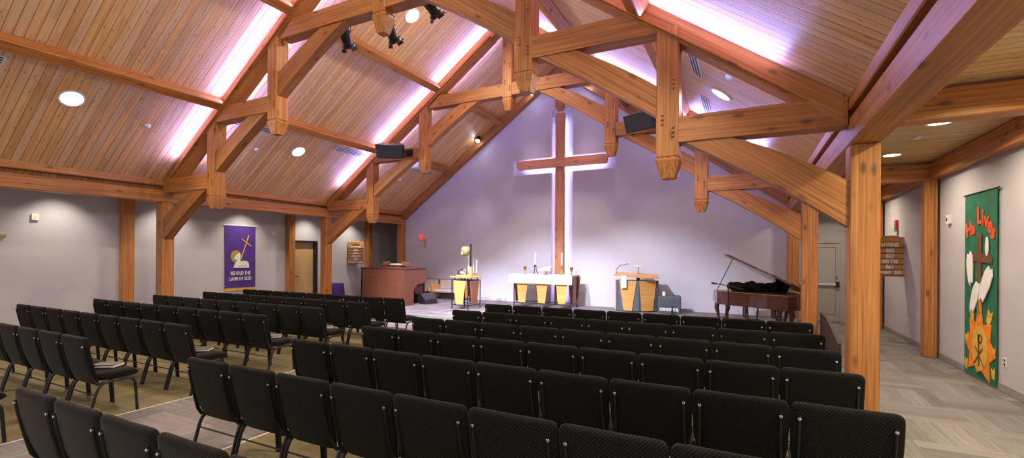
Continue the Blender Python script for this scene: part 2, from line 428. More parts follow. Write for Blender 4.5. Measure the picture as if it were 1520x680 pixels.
# ------------------------------------------------------------------ timber frame
PS = .276
def pendant(name, x, y, ztip, ztop, parent, drop=.27):
    s = PS / 2; k = drop / .27
    prof = [(0, .083), (.222 * k, .146), (.238 * k, .146), (.246 * k, .125), (.262 * k, .125), (.275 * k, s), (ztop - ztip, s)]
    bm = bmesh.new(); rings = []
    for z, hw in prof:
        c = .012
        rings.append([bm.verts.new((z, a * hw - (c * a if i else 0), b * hw - (0 if i else c * b))) for a, b, i in ((1, 1, 0), (1, 1, 1), (-1, 1, 1), (-1, 1, 0), (-1, -1, 0), (-1, -1, 1), (1, -1, 1), (1, -1, 0))])
    for a, b in zip(rings, rings[1:]):
        for i in range(8): bm.faces.new((a[i], a[(i + 1) % 8], b[(i + 1) % 8], b[i]))
    bm.faces.new(rings[0]); bm.faces.new(rings[-1])
    if ztop - ztip > .8:      # oak pegs driven through the joints
        for zz, sx in ((.52, .07), (.68, -.06), (1.12, .07)):
            if zz < ztop - ztip - .1:
                for q in range(3):
                    vs = lathe(bm, [(.016, 0), (.016, .022), (.008, .03)], 8)
                    for v in vs: v.co = Vector((zz + q * .055 + v.co.x, sx + v.co.y, 0)) + Vector((0, 0, s + v.co.z))
    # local X up, local Z towards the chairs
    mw = Matrix(((0, 1, 0, x), (0, 0, -1, y), (1, 0, 0, ztip), (0, 0, 0, 1)))
    return link(name, bm, M['fir'], parent, mw)
def member(name, poly, th, y, parent, mat='fir', ch=.012):
    """a timber given as a polygon in the truss plane; grain along its first edge"""
    (xa, z_a), (xb, z_b) = poly[0], poly[1]
    a = math.atan2(z_b - z_a, xb - xa); ca, sa = math.cos(a), math.sin(a)
    loc = [((x - xa) * ca + (z - z_a) * sa, -(x - xa) * sa + (z - z_a) * ca) for x, z in poly]
    bm = bmesh.new(); prism(bm, loc, -th / 2, th / 2); bev(bm, ch)
    mw = T(xa, y, z_a) @ RY(-a)
    return link(name, bm, M[mat], parent, mw)
def arc_brace(p_lo, q_lo, p_up, q_up, sag=.05, n=8):
    """brace polygon: lower edge p_lo->q_lo bowed upwards a little, then the upper edge back"""
    lo = []
    for i in range(n + 1):
        t = i / n; s = sag * 4 * t * (1 - t)
        dx, dz = q_lo[0] - p_lo[0], q_lo[1] - p_lo[1]; L = math.hypot(dx, dz); nx, nz = -dz / L, dx / L
        if nz < 0: nx, nz = -nx, -nz
        lo.append((p_lo[0] + dx * t + nx * s, p_lo[1] + dz * t + nz * s))
    up = []
    for i in range(n + 1):
        t = i / n; s = sag * 4 * t * (1 - t)
        dx, dz = p_up[0] - q_up[0], p_up[1] - q_up[1]; L = math.hypot(dx, dz); nx, nz = -dz / L, dx / L
        if nz < 0: nx, nz = -nx, -nz
        up.append((q_up[0] + dx * t + nx * s, q_up[1] + dz * t + nz * s))
    return lo + up
def truss(Y, label, full=True, leds=True):
    t = empty('timber_truss', (XC, Y, 3.0), 0, label, 'truss'); t['kind'] = 'thing'
    W = .262
    for s in (-1, 1):
        X = lambda o: XC + s * o
        oe = 6.62 if full else 6.9
        member('rafter', [(X(oe), rlo(oe)), (X(.0), rlo(0)), (X(.0), deck(0) - .004), (X(oe), deck(oe) - .004)], W, Y, t)
        if not full: continue
        member('hammer_beam', [(X(6.66), 3.24), (X(O1 + .13), 3.24), (X(O1 + .13), 3.56), (X(6.66), 3.56)], W - .004, Y, t)
        pendant('pendant_post', X(O1), Y, 2.80, rlo(O1) + .12, t)
        member('hammer_beam', [(X(4.72), 4.66), (X(O2 + .13), 4.66), (X(O2 + .13), 4.975), (X(4.45), 4.975)], W - .004, Y, t)
        pendant('pendant_post', X(O2), Y, 4.21, rlo(O2) + .12, t, .285)
        member('knee_brace', arc_brace((X(6.68), 2.14), (X(4.98), 3.24), (X(6.68), 2.64), (X(5.52), 3.24), .035), .2, Y, t)
        member('knee_brace', arc_brace((X(4.65), 3.60), (X(3.0), 4.66), (X(4.65), 3.99), (X(3.56), 4.66), .025), .2, Y, t)
        member('knee_brace', arc_brace((X(2.63), 4.95), (X(.86), 6.06), (X(2.63), 5.40), (X(1.42), 6.06), .03), .2, Y, t)
    if full:
        member('collar_beam', [(XC - 2.55, 6.05), (XC + 2.55, 6.05), (XC + 2.2, 6.37), (XC - 2.2, 6.37)], W - .006, Y, t)
        pendant('pendant_post', XC, Y, 5.66, rlo(0) + .1, t, .34)
    else:
        pendant('pendant_post', XC, Y, 6.735, rlo(0) + .1, t, .17)
    if leds:
        for s in (-1, 1):
            for e in (-1, 1):
                yy = Y + e * (W / 2 + .018)
                a, b = 6.28, .5
                beam('led_channel', (XC + s * a, yy + e * .012, rlo(a) + .05), (XC + s * b, yy + e * .012, rlo(b) + .05), .058, .018, M['fir'], t, .004)
    return t
truss(YA, 'large hammer-beam truss in front, bearing the black theatre spotlights on its collar', True)
truss(YB, 'second hammer-beam truss, between the spotlights and the cross, bearing two black loudspeakers', True)
truss(YW, 'plain rafter pair with a short pendant lying against the altar gable wall', False, False)

def post(x, y, label, z1=3.03, w=.268, z0=0, wy=None, group=None):
    o = beam('timber_post', (x, y, z0), (x, y, z1), wy or w, w, M['fir'], None, .012, (1, 0, 0))
    return tag(o, label, 'post', group, 'thing')
post(XR, YA, 'big square timber post with knee brace, beside the chair rows before the green banner')
post(XR, YB, 'square timber post standing just beside the piano, under the second truss')
post(XR, YW, 'square timber post at the altar wall corner, behind the piano', z0=STAGE)
post(XL, YA, 'square timber post with a knee brace, near the purple lamb banner, under the front truss')
post(XL, YB, 'square timber post with a knee brace, between the wooden door and the hymn board')
post(XL, YW, 'square timber post at the altar wall corner, behind the organ console', z0=STAGE)
for y, lb in ((YA, 'flat timber wall post beside the purple banner, on the side away from the door'), (YB, 'flat wall post of timber between the purple banner and the wooden door'), (YW, 'flat wall post of timber beside the hymn board, behind the organ')):
    post(WL + .13, y, lb, 3.23, .2, 0, .25)
for y, lb in ((YA - .1, 'flat wall post of timber on the far side of the green banner from the altar'), (YB, 'flat wall post of timber between the green banner and the hymn board'), (YW, 'flat wall post of timber directly behind the hymn board near the grey door')):
    post(WR - .13, y, lb, 3.23, .18, 0, .25)
def tbeam(name, p0, p1, w, h, label, cat='beam'):
    return tag(beam(name, p0, p1, w, h, M['fir']), label, cat, None, 'thing')
for s, side in ((-1, 'purple banner'), (1, 'green banner')):
    x = XC + s * (O0)
    tbeam('plate_beam', (x, -3.5, 3.17), (x, YALT - .01, 3.17), .29, .28, 'long lower plate beam resting on the posts, %s side' % side)
    tbeam('eave_purlin', (x, -3.5, 3.505), (x, YALT - .01, 3.505), .30, .21, 'long eave beam just above the plate beam, %s side' % side)
segs = [(-3.5, YA - .13, 'behind the front truss'), (YA + .13, YB - .13, 'between the two big trusses'), (YB + .13, YW - .13, 'between second truss and altar wall')]
for s, side in ((-1, 'purple banner'), (1, 'green banner')):
    for oo, lv in ((4.42, 'lower'), (2.25, 'upper')):
        for a, b, where in segs:
            zc = deck(oo) - .105 / math.cos(SL)
            o = beam('roof_purlin', (XC + s * oo, a, zc), (XC + s * oo, b, zc), .2, .21, M['fir'], None, .012, (s * math.sin(SL), 0, math.cos(SL)))
            if a < 0 : where = 'on the camera side of the front truss'
            tag(o, '%s roof purlin %s, %s roof slope' % (lv, where, side), 'purlin', None, 'thing')
# aisle timbers
for y, lb in ((YA, 'cross beam over the aisle beside the big post'), (YB, 'cross beam over the aisle, above the far wall post'), (YW, 'cross beam over the aisle, above the hymn board')):
    tbeam('aisle_beam', (XR + .15, y, 3.37), (WR, y, 3.37), .26, .30, lb + ', green banner side')
    tbeam('aisle_beam', (WL, y, 3.37), (XL - .15, y, 3.37), .26, .30, lb.replace('the big post', 'the post by the lamb banner').replace('far wall post', 'wooden door') + ', purple banner side')
tbeam('wall_beam', (WR - .075, -3.5, 3.395), (WR - .075, 15.7, 3.395), .14, .31, 'timber beam along the top of the grey wall above the green banner')
tbeam('wall_beam', (WL + .075, -3.5, 3.395), (WL + .075, 16.9, 3.395), .14, .31, 'timber beam along the top of the grey wall above the purple banner')
# knee brace of the post behind the camera, cut by the picture's corner
t = empty('timber_post', (XR, 1.44, 0), 0, 'timber post whose knee brace crosses the upper corner above the aisle beam', 'post'); t['kind'] = 'thing'
beam('shaft', (XR, 1.44, 0), (XR, 1.44, 3.03), .268, .268, M['fir'], t, .012, (1, 0, 0))
beam('knee_brace', (XR, 1.5, 2.1), (XR, 2.55, 2.98), .2, .24, M['fir'], t)

# ------------------------------------------------------------------ the wooden cross
t = empty('wall_cross', (-5.70, YALT - .1, STAGE), 0, 'tall wooden cross in a glowing niche of the altar wall', 'cross')
beam('upright', (-5.70, YALT - .03, STAGE + .0), (-5.70, YALT - .03, 6.66), .315, .16, M['cross_wood'], t, .012, (0, 1, 0))
bm = bmesh.new(); prism(bm, [(0, .05), (.07, 0), (3.17, 0), (3.24, .05), (3.24, .25), (3.17, .30), (.07, .30), (0, .25)], -.085, .085); bev(bm, .008)
link('crossbar', bm, M['cross_wood'], t, T(-5.68 - 1.62, YALT - .05, 4.835))
bm = bmesh.new(); box(bm, -5.78, -5.62, YALT + .06, YALT + .085, STAGE + .1, 6.5); link('led_strip', bm, M['led'], t)
bm = bmesh.new(); box(bm, -7.1, -4.25, YALT + .06, YALT + .085, 4.92, 5.04); link('led_strip', bm, M['led'], t)
# fixing feet that carry the cross on the niche
# ------------------------------------------------------------------ chairs
def make_chair():
    t = empty('stacking_chair', (0, 0, 0))
    bm = bmesh.new(); rings = []; n = 20
    prof = [(0, .240, .010), (.010, .262, .022), (.028, .276, .030), (.06, .285, .033), (.12, .288, .033), (.35, .288, .031), (.58, .287, .031), (.72, .275, .031), (.85, .256, .031), (.95, .238, .029), (.985, .228, .022), (1, .215, .009)]
    for tt, hw, th in prof:
        z = .90 - .54 * tt; yc = .035 + .125 * tt - .02 * math.sin(PI * tt)
        ring = []
        for k in range(n):
            a = 2 * PI * k / n; ca, sa = math.cos(a), math.sin(a)
            px = hw * math.copysign(abs(ca) ** .42, ca); py = th * math.copysign(abs(sa) ** .75, sa)
            if py > 0: py -= .012 * (1 - abs(px / hw) ** 2)
            ring.append(bm.verts.new((px, yc + py, z + py * .2)))
        rings.append(ring)
    for a, b in zip(rings, rings[1:]):
        for k in range(n): bm.faces.new((a[k], a[(k + 1) % n], b[(k + 1) % n], b[k]))
    bm.faces.new(rings[0]); bm.faces.new(rings[-1])
    link('backrest', bm, M['fabric'], t, smooth=True)
    bm = bmesh.new(); rings = []
    sp = [(.155, .225, .425, .445), (.165, .25, .405, .475), (.19, .265, .395, .488), (.28, .272, .392, .492), (.40, .274, .392, .498), (.46, .274, .394, .495), (.50, .270, .402, .482), (.52, .262, .420, .462), (.526, .25, .433, .448)]
    for y, hw, z0, z1 in sp:
        ring = []
        for k in range(n):
            a = 2 * PI * k / n; ca, sa = math.cos(a), math.sin(a)
            ring.append(bm.verts.new((hw * math.copysign(abs(ca) ** .35, ca), y, (z0 + z1) / 2 + (z1 - z0) / 2 * math.copysign(abs(sa) ** .6, sa))))
        rings.append(ring)
    for a, b in zip(rings, rings[1:]):
        for k in range(n): bm.faces.new((a[k], a[(k + 1) % n], b[(k + 1) % n], b[k]))
    bm.faces.new(rings[0]); bm.faces.new(rings[-1])
    link('seat', bm, M['fabric'], t, smooth=True)
    for s in (-1, 1):
        bm = bmesh.new()
        pts = [(s * .240, .016, .82), (s * .240, .033, .72), (s * .241, .053, .62), (s * .244, .076, .52), (s * .250, .100, .43), (s * .258, .135, .375), (s * .262, .20, .382)]
        tube(bm, pts, .0125, 8, (1.3, .75))
        p = link('back_tube', bm, M['tube'], t, smooth=True)
        bm = bmesh.new(); vs = lathe(bm, [(.0105, -.004), (.0105, .005), (.006, .007)], 8)
        link('screw', bm, M['screw'], p, T(s * .240, .0095, .80) @ RX(PI / 2))
        bm = bmesh.new()
        pts = [(s * .266, .36, .388), (s * .266, .25, .386), (s * .266, .19, .372), (s * .267, .148, .338), (s * .270, .125, .285), (s * .272, .09, .15), (s * .274, .05, .0)]
        tube(bm, pts, .0155, 8); link('leg', bm, M['tube'], t, smooth=True)
        bm = bmesh.new()
        pts = [(s * .266, .35, .388), (s * .266, .42, .384), (s * .267, .462, .366), (s * .269, .482, .33), (s * .271, .488, .27), (s * .274, .505, .0)]
        tube(bm, pts, .0155, 8); link('leg', bm, M['tube'], t, smooth=True)
    bm = bmesh.new(); tube(bm, [(-.27, .118, .258), (.27, .118, .258)], .007, 6); link('stretcher', bm, M['tube'], t)
    return t
ORD = ['', 'first', 'second', 'third', 'fourth', 'fifth', 'sixth', 'seventh', 'eighth', 'ninth']
proto = make_chair(); used = [False]
def place_chair(x, y, rz, label, group):
    if not used[0]: o = proto; used[0] = True
    else: o = copy_tree(proto)
    o.location = (x, y, 0); o.rotation_euler = (0, 0, rz)
    tag(o, label, 'chair', group)
    return o
PIT = .581
RROWS = [1.28, 2.35, 3.39, 4.42, 5.42, 6.47, 7.56]
RN = {0: 6, 1: 8}
XR0 = -4.40
for i, y in enumerate(RROWS):
    row = 7 - i
    for k in range(RN.get(i, 9)):
        lb = 'black padded chair, %s from the centre aisle, %s row from the altar, piano side' % (ORD[k + 1], ORD[row])
        place_chair(XR0 - (.03 if i == 0 else 0) + PIT * (k + .5), y, 0, lb, 'black chairs on the piano side')
LROWS = [1.28, 2.36, 3.39, 4.50, 5.55, 6.60, 7.58]
LXR = [-6.27, -6.27, -6.27, -6.34, -6.36, -6.36, -6.33]
LN = {0: 2, 1: 6}
PITL = .588
BOOKS = [0, 1, 2, 3, 4]
for i, y in enumerate(LROWS):
    row = 7 - i
    for k in range(LN.get(i, 9)):
        lb = 'black padded chair, %s from the centre aisle, %s row from the altar, organ side' % (ORD[k + 1], ORD[row])
        place_chair(LXR[i] - PITL * (k + .5), y, 0, lb, 'black chairs on the organ side')
# hymnals on the aisle seats of the organ side
def book_bm():
    bm = bmesh.new(); box(bm, -.13, .13, -.09, .09, 0, .007); box(bm, -.13, .13, -.09, .09, .028, .035); box(bm, -.13, -.123, -.09, .09, 0, .035); return bm
for i in BOOKS + [5]:
    y = LROWS[i]
    t = empty('hymnal', (LXR[i] - PITL * .5 - .02, y + .34, .498), math.radians(28 + 5 * i), 'closed grey hymnal lying on the aisle seat of the %s row from the altar' % ORD[7 - i], 'book', 'hymnals on the aisle seats')
    bm = book_bm(); bev(bm, .002); link('cover', bm, M['bookgrey'], t, world_of(t))
    bm = bmesh.new(); box(bm, -.123, .125, -.085, .085, .007, .028); link('page_block', bm, M['page'], t, world_of(t))
#CHUNK2
# ------------------------------------------------------------------ altar with cloth and vessels
S0 = STAGE
def tapered_panel(bm, w0, w1, z0, z1, th=.02):
    prism(bm, [(-w1 / 2, z0), (w1 / 2, z0), (w0 / 2, z1), (-w0 / 2, z1)], -th / 2, th / 2)
def rod_frame(name, x0, x1, y0, y1, z0, z1, parent, r=.014):
    for x in (x0, x1):
        for y in (y0, y1):
            bm = bmesh.new(); box(bm, x - r, x + r, y - r, y + r, z0, z1); bev(bm, .003); link('leg', bm, M['tube'], parent)
    bm = bmesh.new()
    for z in (z0 + .12, z1 - .02):
        for y in (y0, y1): box(bm, x0, x1, y - r * .7, y + r * .7, z - r * .7, z + r * .7)
        for x in (x0, x1): box(bm, x - r * .7, x + r * .7, y0, y1, z - r * .7, z + r * .7)
    link('rail', bm, M['tube'], parent)
AX0, AX1, AY0, AY1, AZ = -6.98, -4.84, 13.68, 14.38, 1.19
t = empty('altar_table', ((AX0 + AX1) / 2, 14.03, S0), 0, 'altar table with black metal frame and hanging tapered oak panels under the white cloth', 'altar')
rod_frame('frame', AX0 + .14, AX1 - .04, AY0 + .05, AY1 - .05, S0, AZ - .05, t)
link('tabletop', bbox(AX0 + .02, AX1 - .02, AY0 + .02, AY1 - .02, AZ - .06, AZ, .006), M['oak'], t)
for x in (-6.545, -5.85, -5.17):
    bm = bmesh.new(); tapered_panel(bm, .44, .235, .29, AZ - .06); bev(bm, .004); link('panel', bm, M['oak'], t, T(x, AY0 + .02, 0) @ RX(math.radians(-2)))
for x in (-6.15, -5.45, -4.98):
    bm = bmesh.new(); tapered_panel(bm, .44, .24, .29, AZ - .06); bev(bm, .004); link('panel', bm, M['oakdark'], t, T(x, AY1 - .04, 0))
for x in (AX0 + .1, AX1 - .02):
    bm = bmesh.new(); tapered_panel(bm, .40, .22, .29, AZ - .06); bev(bm, .004); link('panel', bm, M['oakdark'], t, T(x, 14.03, 0) @ RZ(PI / 2))
t = empty('altar_cloth', ((AX0 + AX1) / 2, 14.03, AZ), 0, 'white altar cloth with pale gold hem and silver lettering', 'altar cloth')
bm = bmesh.new(); box(bm, AX0 - .03, AX1 + .03, AY0 - .02, AY1 + .02, AZ, AZ + .008)
box(bm, AX0 - .03, AX1 + .03, AY0 - .032, AY0 - .02, .98, AZ + .008); box(bm, AX0 - .03, AX1 + .03, AY1 + .02, AY1 + .032, .98, AZ + .008)
bev(bm, .003); link('cloth', bm, M['linen'], t)
link('hem', bbox(AX0 - .03, AX1 + .03, AY0 - .040, AY0 - .032, .905, .985, .003), M['goldtrim'], t)
text('lettering', 'Alleluia', .19, M['greyletter'], t, T((AX0 + AX1) / 2 - .02, AY0 - .034, 1.085) @ RX(PI / 2), bold=.002)
AT = AZ + .008
def candlestick(x, y, lb, kind, mat='brass'):
    t = empty('altar_candlestick', (x, y, AT), 0, lb, 'candlestick', 'candlesticks on the altar')
    bm = bmesh.new()
    for k in range(3):
        a = 2 * PI * k / 3 + .5
        tube(bm, [(.085 * math.cos(a), .085 * math.sin(a), .005), (.03 * math.cos(a), .03 * math.sin(a), .18), (.038 * math.cos(a), .038 * math.sin(a), .27)], .010, 8)
    lathe(bm, [(.03, .255), (.07 if kind else .045, .275), (.07 if kind else .045, .285), (.022, .29), (.022, .32)], 16)
    link('stand', bm, M[mat], t, T(x, y, AT), smooth=True)
    bm = bmesh.new(); lathe(bm, [(.0, .29), (.021, .29), (.020, .70), (.006, .71)], 14); link('candle', bm, M['candle'], t, T(x, y, AT), smooth=True)
    bm = bmesh.new(); lathe(bm, [(.0, .70), (.004, .70), (.004, .735), (0.001, .74)], 6); link('wick', bm, M['black'], t, T(x, y, AT))
candlestick(-6.14, 13.85, 'black tripod candlestick with white taper, standing between goblet and open book', 0, 'tube')
candlestick(-5.22, 13.85, 'brass tripod candlestick with white taper, standing in front of the cross upright', 1)
def goblet(x, y, lb):
    bm = bmesh.new(); lathe(bm, [(.0, 0), (.05, 0), (.048, .012), (.014, .03), (.012, .07), (.03, .10), (.048, .16), (.055, .25), (.05, .25), (.043, .165), (.0, .11)], 18)
    o = link('goblet', bm, M['brass'], None, T(x, y, AT), smooth=True); tag(o, lb, 'goblet', 'brass goblets on the altar')
goblet(-6.52, 13.9, 'brass goblet on the altar end toward the credence table')
goblet(-4.92, 13.9, 'brass goblet on the altar end toward the lectern')
t = empty('missal_stand', (-5.78, 13.88, AT), 0, 'open white book resting on a low brass stand on the altar', 'book stand')
bm = bmesh.new(); lathe(bm, [(.0, 0), (.08, 0), (.08, .012), (.02, .03), (.016, .11)], 14); box(bm, -.16, .16, -.07, .07, .10, .112); box(bm, .16, .185, -.03, .03, .03, .16)
link('stand', bm, M['brass'], t, T(-5.78, 13.88, AT))
bm = bmesh.new()
prism(bm, [(-.235, .115), (.19, .118), (.20, .245), (.12, .262), (.0, .255), (-.10, .225), (-.18, .16)], -.13, .13); bev(bm, .012, 2)
link('open_book', bm, M['linen'], t, T(-5.78, 13.88, AT) @ RZ(.1))

# ------------------------------------------------------------------ credence table on the organ side of the altar
CX, CY, CZ = -7.80, 12.31, 1.155
t = empty('credence_table', (CX, CY, S0), math.radians(-6), 'small square table with thin black legs and tapered oak panels, between benches and altar', 'table')
W0 = world_of(t)
for x in (-.31, .31):
    for y in (-.31, .31):
        bm = bmesh.new(); box(bm, x - .013, x + .013, y - .013, y + .013, 0, .90); bev(bm, .003); link('leg', bm, M['tube'], t, W0)
bm = bmesh.new()
for z in (.13, .885):
    for q in (-.31, .31): box(bm, -.31, .31, q - .01, q + .01, z - .01, z + .01); box(bm, q - .01, q + .01, -.31, .31, z - .01, z + .01)
for x in (-.25, 0, .25):
    for y in (-.25, .25): box(bm, x - .012, x + .012, y - .012, y + .012, .885, .965)
link('rail', bm, M['tube'], t, W0)
link('tabletop', bbox(-.37, .37, -.36, .36, .962, 1.005, .008), M['oak'], t, W0)
for k in range(4):
    bm = bmesh.new(); tapered_panel(bm, .46, .25, .155, .875); bev(bm, .004)
    link('panel', bm, M['oak'] if k in (0, 3) else M['oakdark'], t, W0 @ RZ(k * PI / 2) @ T(0, -.325, 0))
CT = S0 + 1.005
bm = bmesh.new(); lathe(bm, [(.0, 0), (.215, 0), (.22, .012), (.205, .035), (.20, .045)], 28)
o = link('wooden_tray', bm, M['oak'], None, T(CX - .06, CY - .08, CT), smooth=True); tag(o, 'round wooden tray under the silver dome on the credence table', 'tray')
bm = bmesh.new(); lathe(bm, [(.185, .045), (.19, .06), (.18, .12), (.14, .185), (.075, .222), (.03, .232), (.03, .25), (.0, .255)], 28)
o = link('silver_dome', bm, M['chrome'], None, T(CX - .06, CY - .08, CT), smooth=True); tag(o, 'shiny silver domed lid on the round wooden tray', 'dish')
def small_candle(x, y, z, lb, hh):
    t = empty('small_candle', (x, y, z), 0, lb, 'candle', 'small white candles on the credence table')
    bm = bmesh.new(); lathe(bm, [(.0, 0), (.055, 0), (.05, .012), (.02, .03), (.022, .10), (.012, .11)], 14); link('holder', bm, M['brass'], t, T(x, y, z), smooth=True)
    bm = bmesh.new(); lathe(bm, [(.0, .085), (.013, .085), (.012, hh), (.003, hh + .012)], 10); link('candle', bm, M['candle'], t, T(x, y, z))
small_candle(CX - .10, CY + .28, CT, 'white candle rising behind the silver dome', .62)
small_candle(CX + .10, CY + .27, CT, 'white candle between the silver dome and the tall torch pole', .56)
small_candle(CX + .31, CY + .10, CT, 'white candle on the table corner toward the altar', .5)
# processional torch: dark pole in a wooden socket with a crescent bracket and glass globe
px, py = CX + .26, CY - .16
t = empty('processional_torch', (px, py, CT), 0, 'tall dark pole in a wooden socket carrying a glass globe in a crescent bracket', 'torch')
bm = bmesh.new(); box(bm, -.045, .045, -.045, .045, 0, .30); bev(bm, .008); link('socket', bm, M['oak'], t, T(px, py, CT))
bm = bmesh.new(); box(bm, -.02, .02, -.02, .02, .28, 1.0); bev(bm, .004); link('pole', bm, M['tube'], t, T(px, py, CT))
bm = bmesh.new(); pts = []
for i in range(15):
    a = math.radians(-20 - 140 * i / 14) if False else math.radians(200 + 140 * i / 14)
    pts.append((-.18 + .17 * math.cos(a), 0, .80 + .17 * math.sin(a)))
tube(bm, pts, .012, 6); tube(bm, [(-.02, 0, .80), (.0, 0, .80)], .01, 6); tube(bm, [(-.18, 0, .63), (-.18, 0, .5)], .01, 6)
link('bracket', bm, M['brass'], t, T(px, py, CT))
bm = bmesh.new(); lathe(bm, [(.0, .64), (.05, .645), (.115, .70), (.145, .78), (.14, .86), (.105, .92), (.10, .92), (.13, .86), (.135, .78), (.105, .705), (.0, .655)], 22)
link('globe', bm, M['amber'], t, T(px - .18, py, CT), smooth=True)
bm = bmesh.new(); lathe(bm, [(.0, .80), (.07, .80), (.07, .86), (.0, .865)], 18); link('oil_candle', bm, M['candle'], t, T(px - .18, py, CT))

# ------------------------------------------------------------------ lectern
LX, LY = -2.98, 14.12
t = empty('lectern', (LX, LY, S0), 0, 'angular black lectern with tapered oak panels and slanted wooden top', 'lectern')
foot = [(-.62, .25), (-.58, .0), (-.46, -.12), (.12, -.12), (.62, .22), (.62, .36), (-.62, .36)]
bm = bmesh.new(); flat(bm, foot, .02, .93); bev(bm, .01); link('body', bm, M['ampgrey'], t, T(LX, LY, S0))
bm = bmesh.new(); prism(bm, [(-.12, .03), (.12, .03), (.26, .925), (-.26, .925)], -.012, .012); bev(bm, .004); link('panel', bm, M['oak'], t, T(LX - .19, LY - .135, S0))
ang = math.atan2(.34, .5)
bm = bmesh.new(); prism(bm, [(-.20, .03), (.15, .03), (.25, .925), (-.27, .925)], -.012, .012); bev(bm, .004); link('panel', bm, M['oak'], t, T(LX + .37, LY + .035, S0) @ RZ(ang))
bm = bmesh.new(); prism(bm, [(-.1, .03), (.1, .03), (.13, .925), (-.13, .925)], -.012, .012); link('panel', bm, M['oak'], t, T(LX - .61, LY + .12, S0) @ RZ(-1.45))
bm = bmesh.new()
for x, y in ((-.36, .02), (-.36, .24), (.06, .02), (.06, .24)): box(bm, x - .025, x + .025, y - .02, y + .02, .925, 1.03)
link('top_bracket', bm, M['tube'], t, T(LX, LY, S0))
bm = bmesh.new(); flat(bm, [(-.62, -.16), (.36, -.2), (.70, -.05), (.62, .30), (-.62, .30)], 0, .035); bev(bm, .006)
link('reading_top', bm, M['oak'], t, T(LX, LY, S0 + 1.06) @ RX(math.radians(10)) @ RY(math.radians(3)))
t2 = empty('lectern_parament', (LX - .29, LY - .2, S0 + 1.1), 0, 'narrow white cloth strip with gold cross and fringe hanging over the lectern front', 'cloth')
bm = bmesh.new(); box(bm, LX - .37, LX - .21, LY - .235, LY - .226, .90, 1.235); box(bm, LX - .37, LX - .21, LY - .235, LY + .02, 1.228, 1.236); bev(bm, .002); link('cloth', bm, M['linen'], t2)
bm = bmesh.new(); box(bm, LX - .295, LX - .285, LY - .238, LY - .234, 1.02, 1.16); box(bm, LX - .33, LX - .25, LY - .238, LY - .234, 1.10, 1.11); link('cross_emblem', bm, M['goldtrim'], t2)
bm = bmesh.new(); box(bm, LX - .37, LX - .21, LY - .236, LY - .228, .855, .90); link('fringe', bm, M['goldtrim'], t2)
t2 = empty('gooseneck_microphone', (LX - .58, LY - .02, S0 + 1.1), 0, 'black gooseneck microphone curving up from the lectern top', 'microphone')
bm = bmesh.new(); tube(bm, [(LX - .575, LY - .02, S0 + 1.09), (LX - .575, LY - .02, S0 + 1.2), (LX - .53, LY - .04, S0 + 1.30), (LX - .42, LY - .06, S0 + 1.38), (LX - .27, LY - .07, S0 + 1.41)], .009, 8); link('gooseneck', bm, M['tube'], t2, smooth=True)
bm = bmesh.new(); tube(bm, [(-.045, 0, 0), (.0, 0, .0), (.05, 0, .012), (.075, 0, .016)], [.018, .03, .032, .018], 10); link('capsule', bm, M['chrome'], t2, T(LX - .21, LY - .07, S0 + 1.43) @ RY(-.5), smooth=True)
t2 = empty('reading_lamp', (LX + .08, LY + .05, S0 + 1.1), 0, 'small lamp with pale oblong shade on the lectern top', 'lamp')
bm = bmesh.new(); tube(bm, [(LX + .06, LY + .1, S0 + 1.10), (LX + .06, LY + .1, S0 + 1.34)], .012, 8); lathe(bm, [(.0, S0 + 1.095), (.05, S0 + 1.095), (.05, S0 + 1.11), (.0, S0 + 1.115)], 12, (LX + .06, LY + .1)); link('stem', bm, M['brass'], t2)
link('shade', bbox(LX - .09, LX + .21, LY + .04, LY + .16, S0 + 1.33, S0 + 1.385, .02, 2), M['goldtrim'], t2)
# guitar amplifier
GX0, GX1, GY0, GY1, GZ = -2.31, -1.70, 14.06, 14.36, .655
t = empty('guitar_amplifier', ((GX0 + GX1) / 2, 14.2, S0), 0, 'grey guitar amplifier on the stage floor between lectern and piano', 'amplifier')
link('cabinet', bbox(GX0, GX1, GY0, GY1, S0, GZ, .015, 2), M['ampgrey'], t)
bm = bmesh.new()
for k in range(6): box(bm, GX0 + .05, GX1 - .05, GY0 - .012, GY0 + .004, .34 + .045 * k, .375 + .045 * k)
link('grille', bm, M['ampgrey'], t)
link('control_panel', bbox(GX0 + .05, GX1 - .05, GY0 - .012, GY0 + .004, .225, .315, .004), M['vent'], t)
for k in range(5):
    bm = bmesh.new(); lathe(bm, [(.0, 0), (.014, 0), (.012, .018), (.0, .02)], 10); link('knob', bm, M['black'], t, T(GX0 + .12 + .09 * k, GY0 - .012, .27) @ RX(PI / 2))
bm = bmesh.new(); tube(bm, [(-.09, 0, 0), (-.09, 0, .03), (.09, 0, .03), (.09, 0, 0)], .011, 6); link('handle', bm, M['black'], t, T(GX1 - .12, 14.2, GZ))
bm = bmesh.new(); lathe(bm, [(.0, 0), (.042, 0), (.048, .12), (.044, .12), (.038, .01), (.0, .008)], 16); o = link('white_cup', bm, M['white'], None, T(GX0 + .15, 14.18, GZ), smooth=True); tag(o, 'small white cup standing on the guitar amplifier', 'cup')
bm = bmesh.new(); lathe(bm, [(.0, 0), (.04, 0), (.038, .10), (.018, .16), (.016, .26), (.0, .262)], 14); o = link('dark_bottle', bm, M['black'], None, T(GX0 + .42, 13.9, S0), smooth=True); tag(o, 'dark bottle standing before the guitar amplifier', 'bottle')

# ------------------------------------------------------------------ grand piano
AL = math.radians(9)
P0 = Vector((.06, 13.25, S0))
t = empty('grand_piano', P0, PI + AL, 'mahogany grand piano with ornate legs and raised lid, beside the amplifier', 'piano')
WP = world_of(t)
HWp = .84
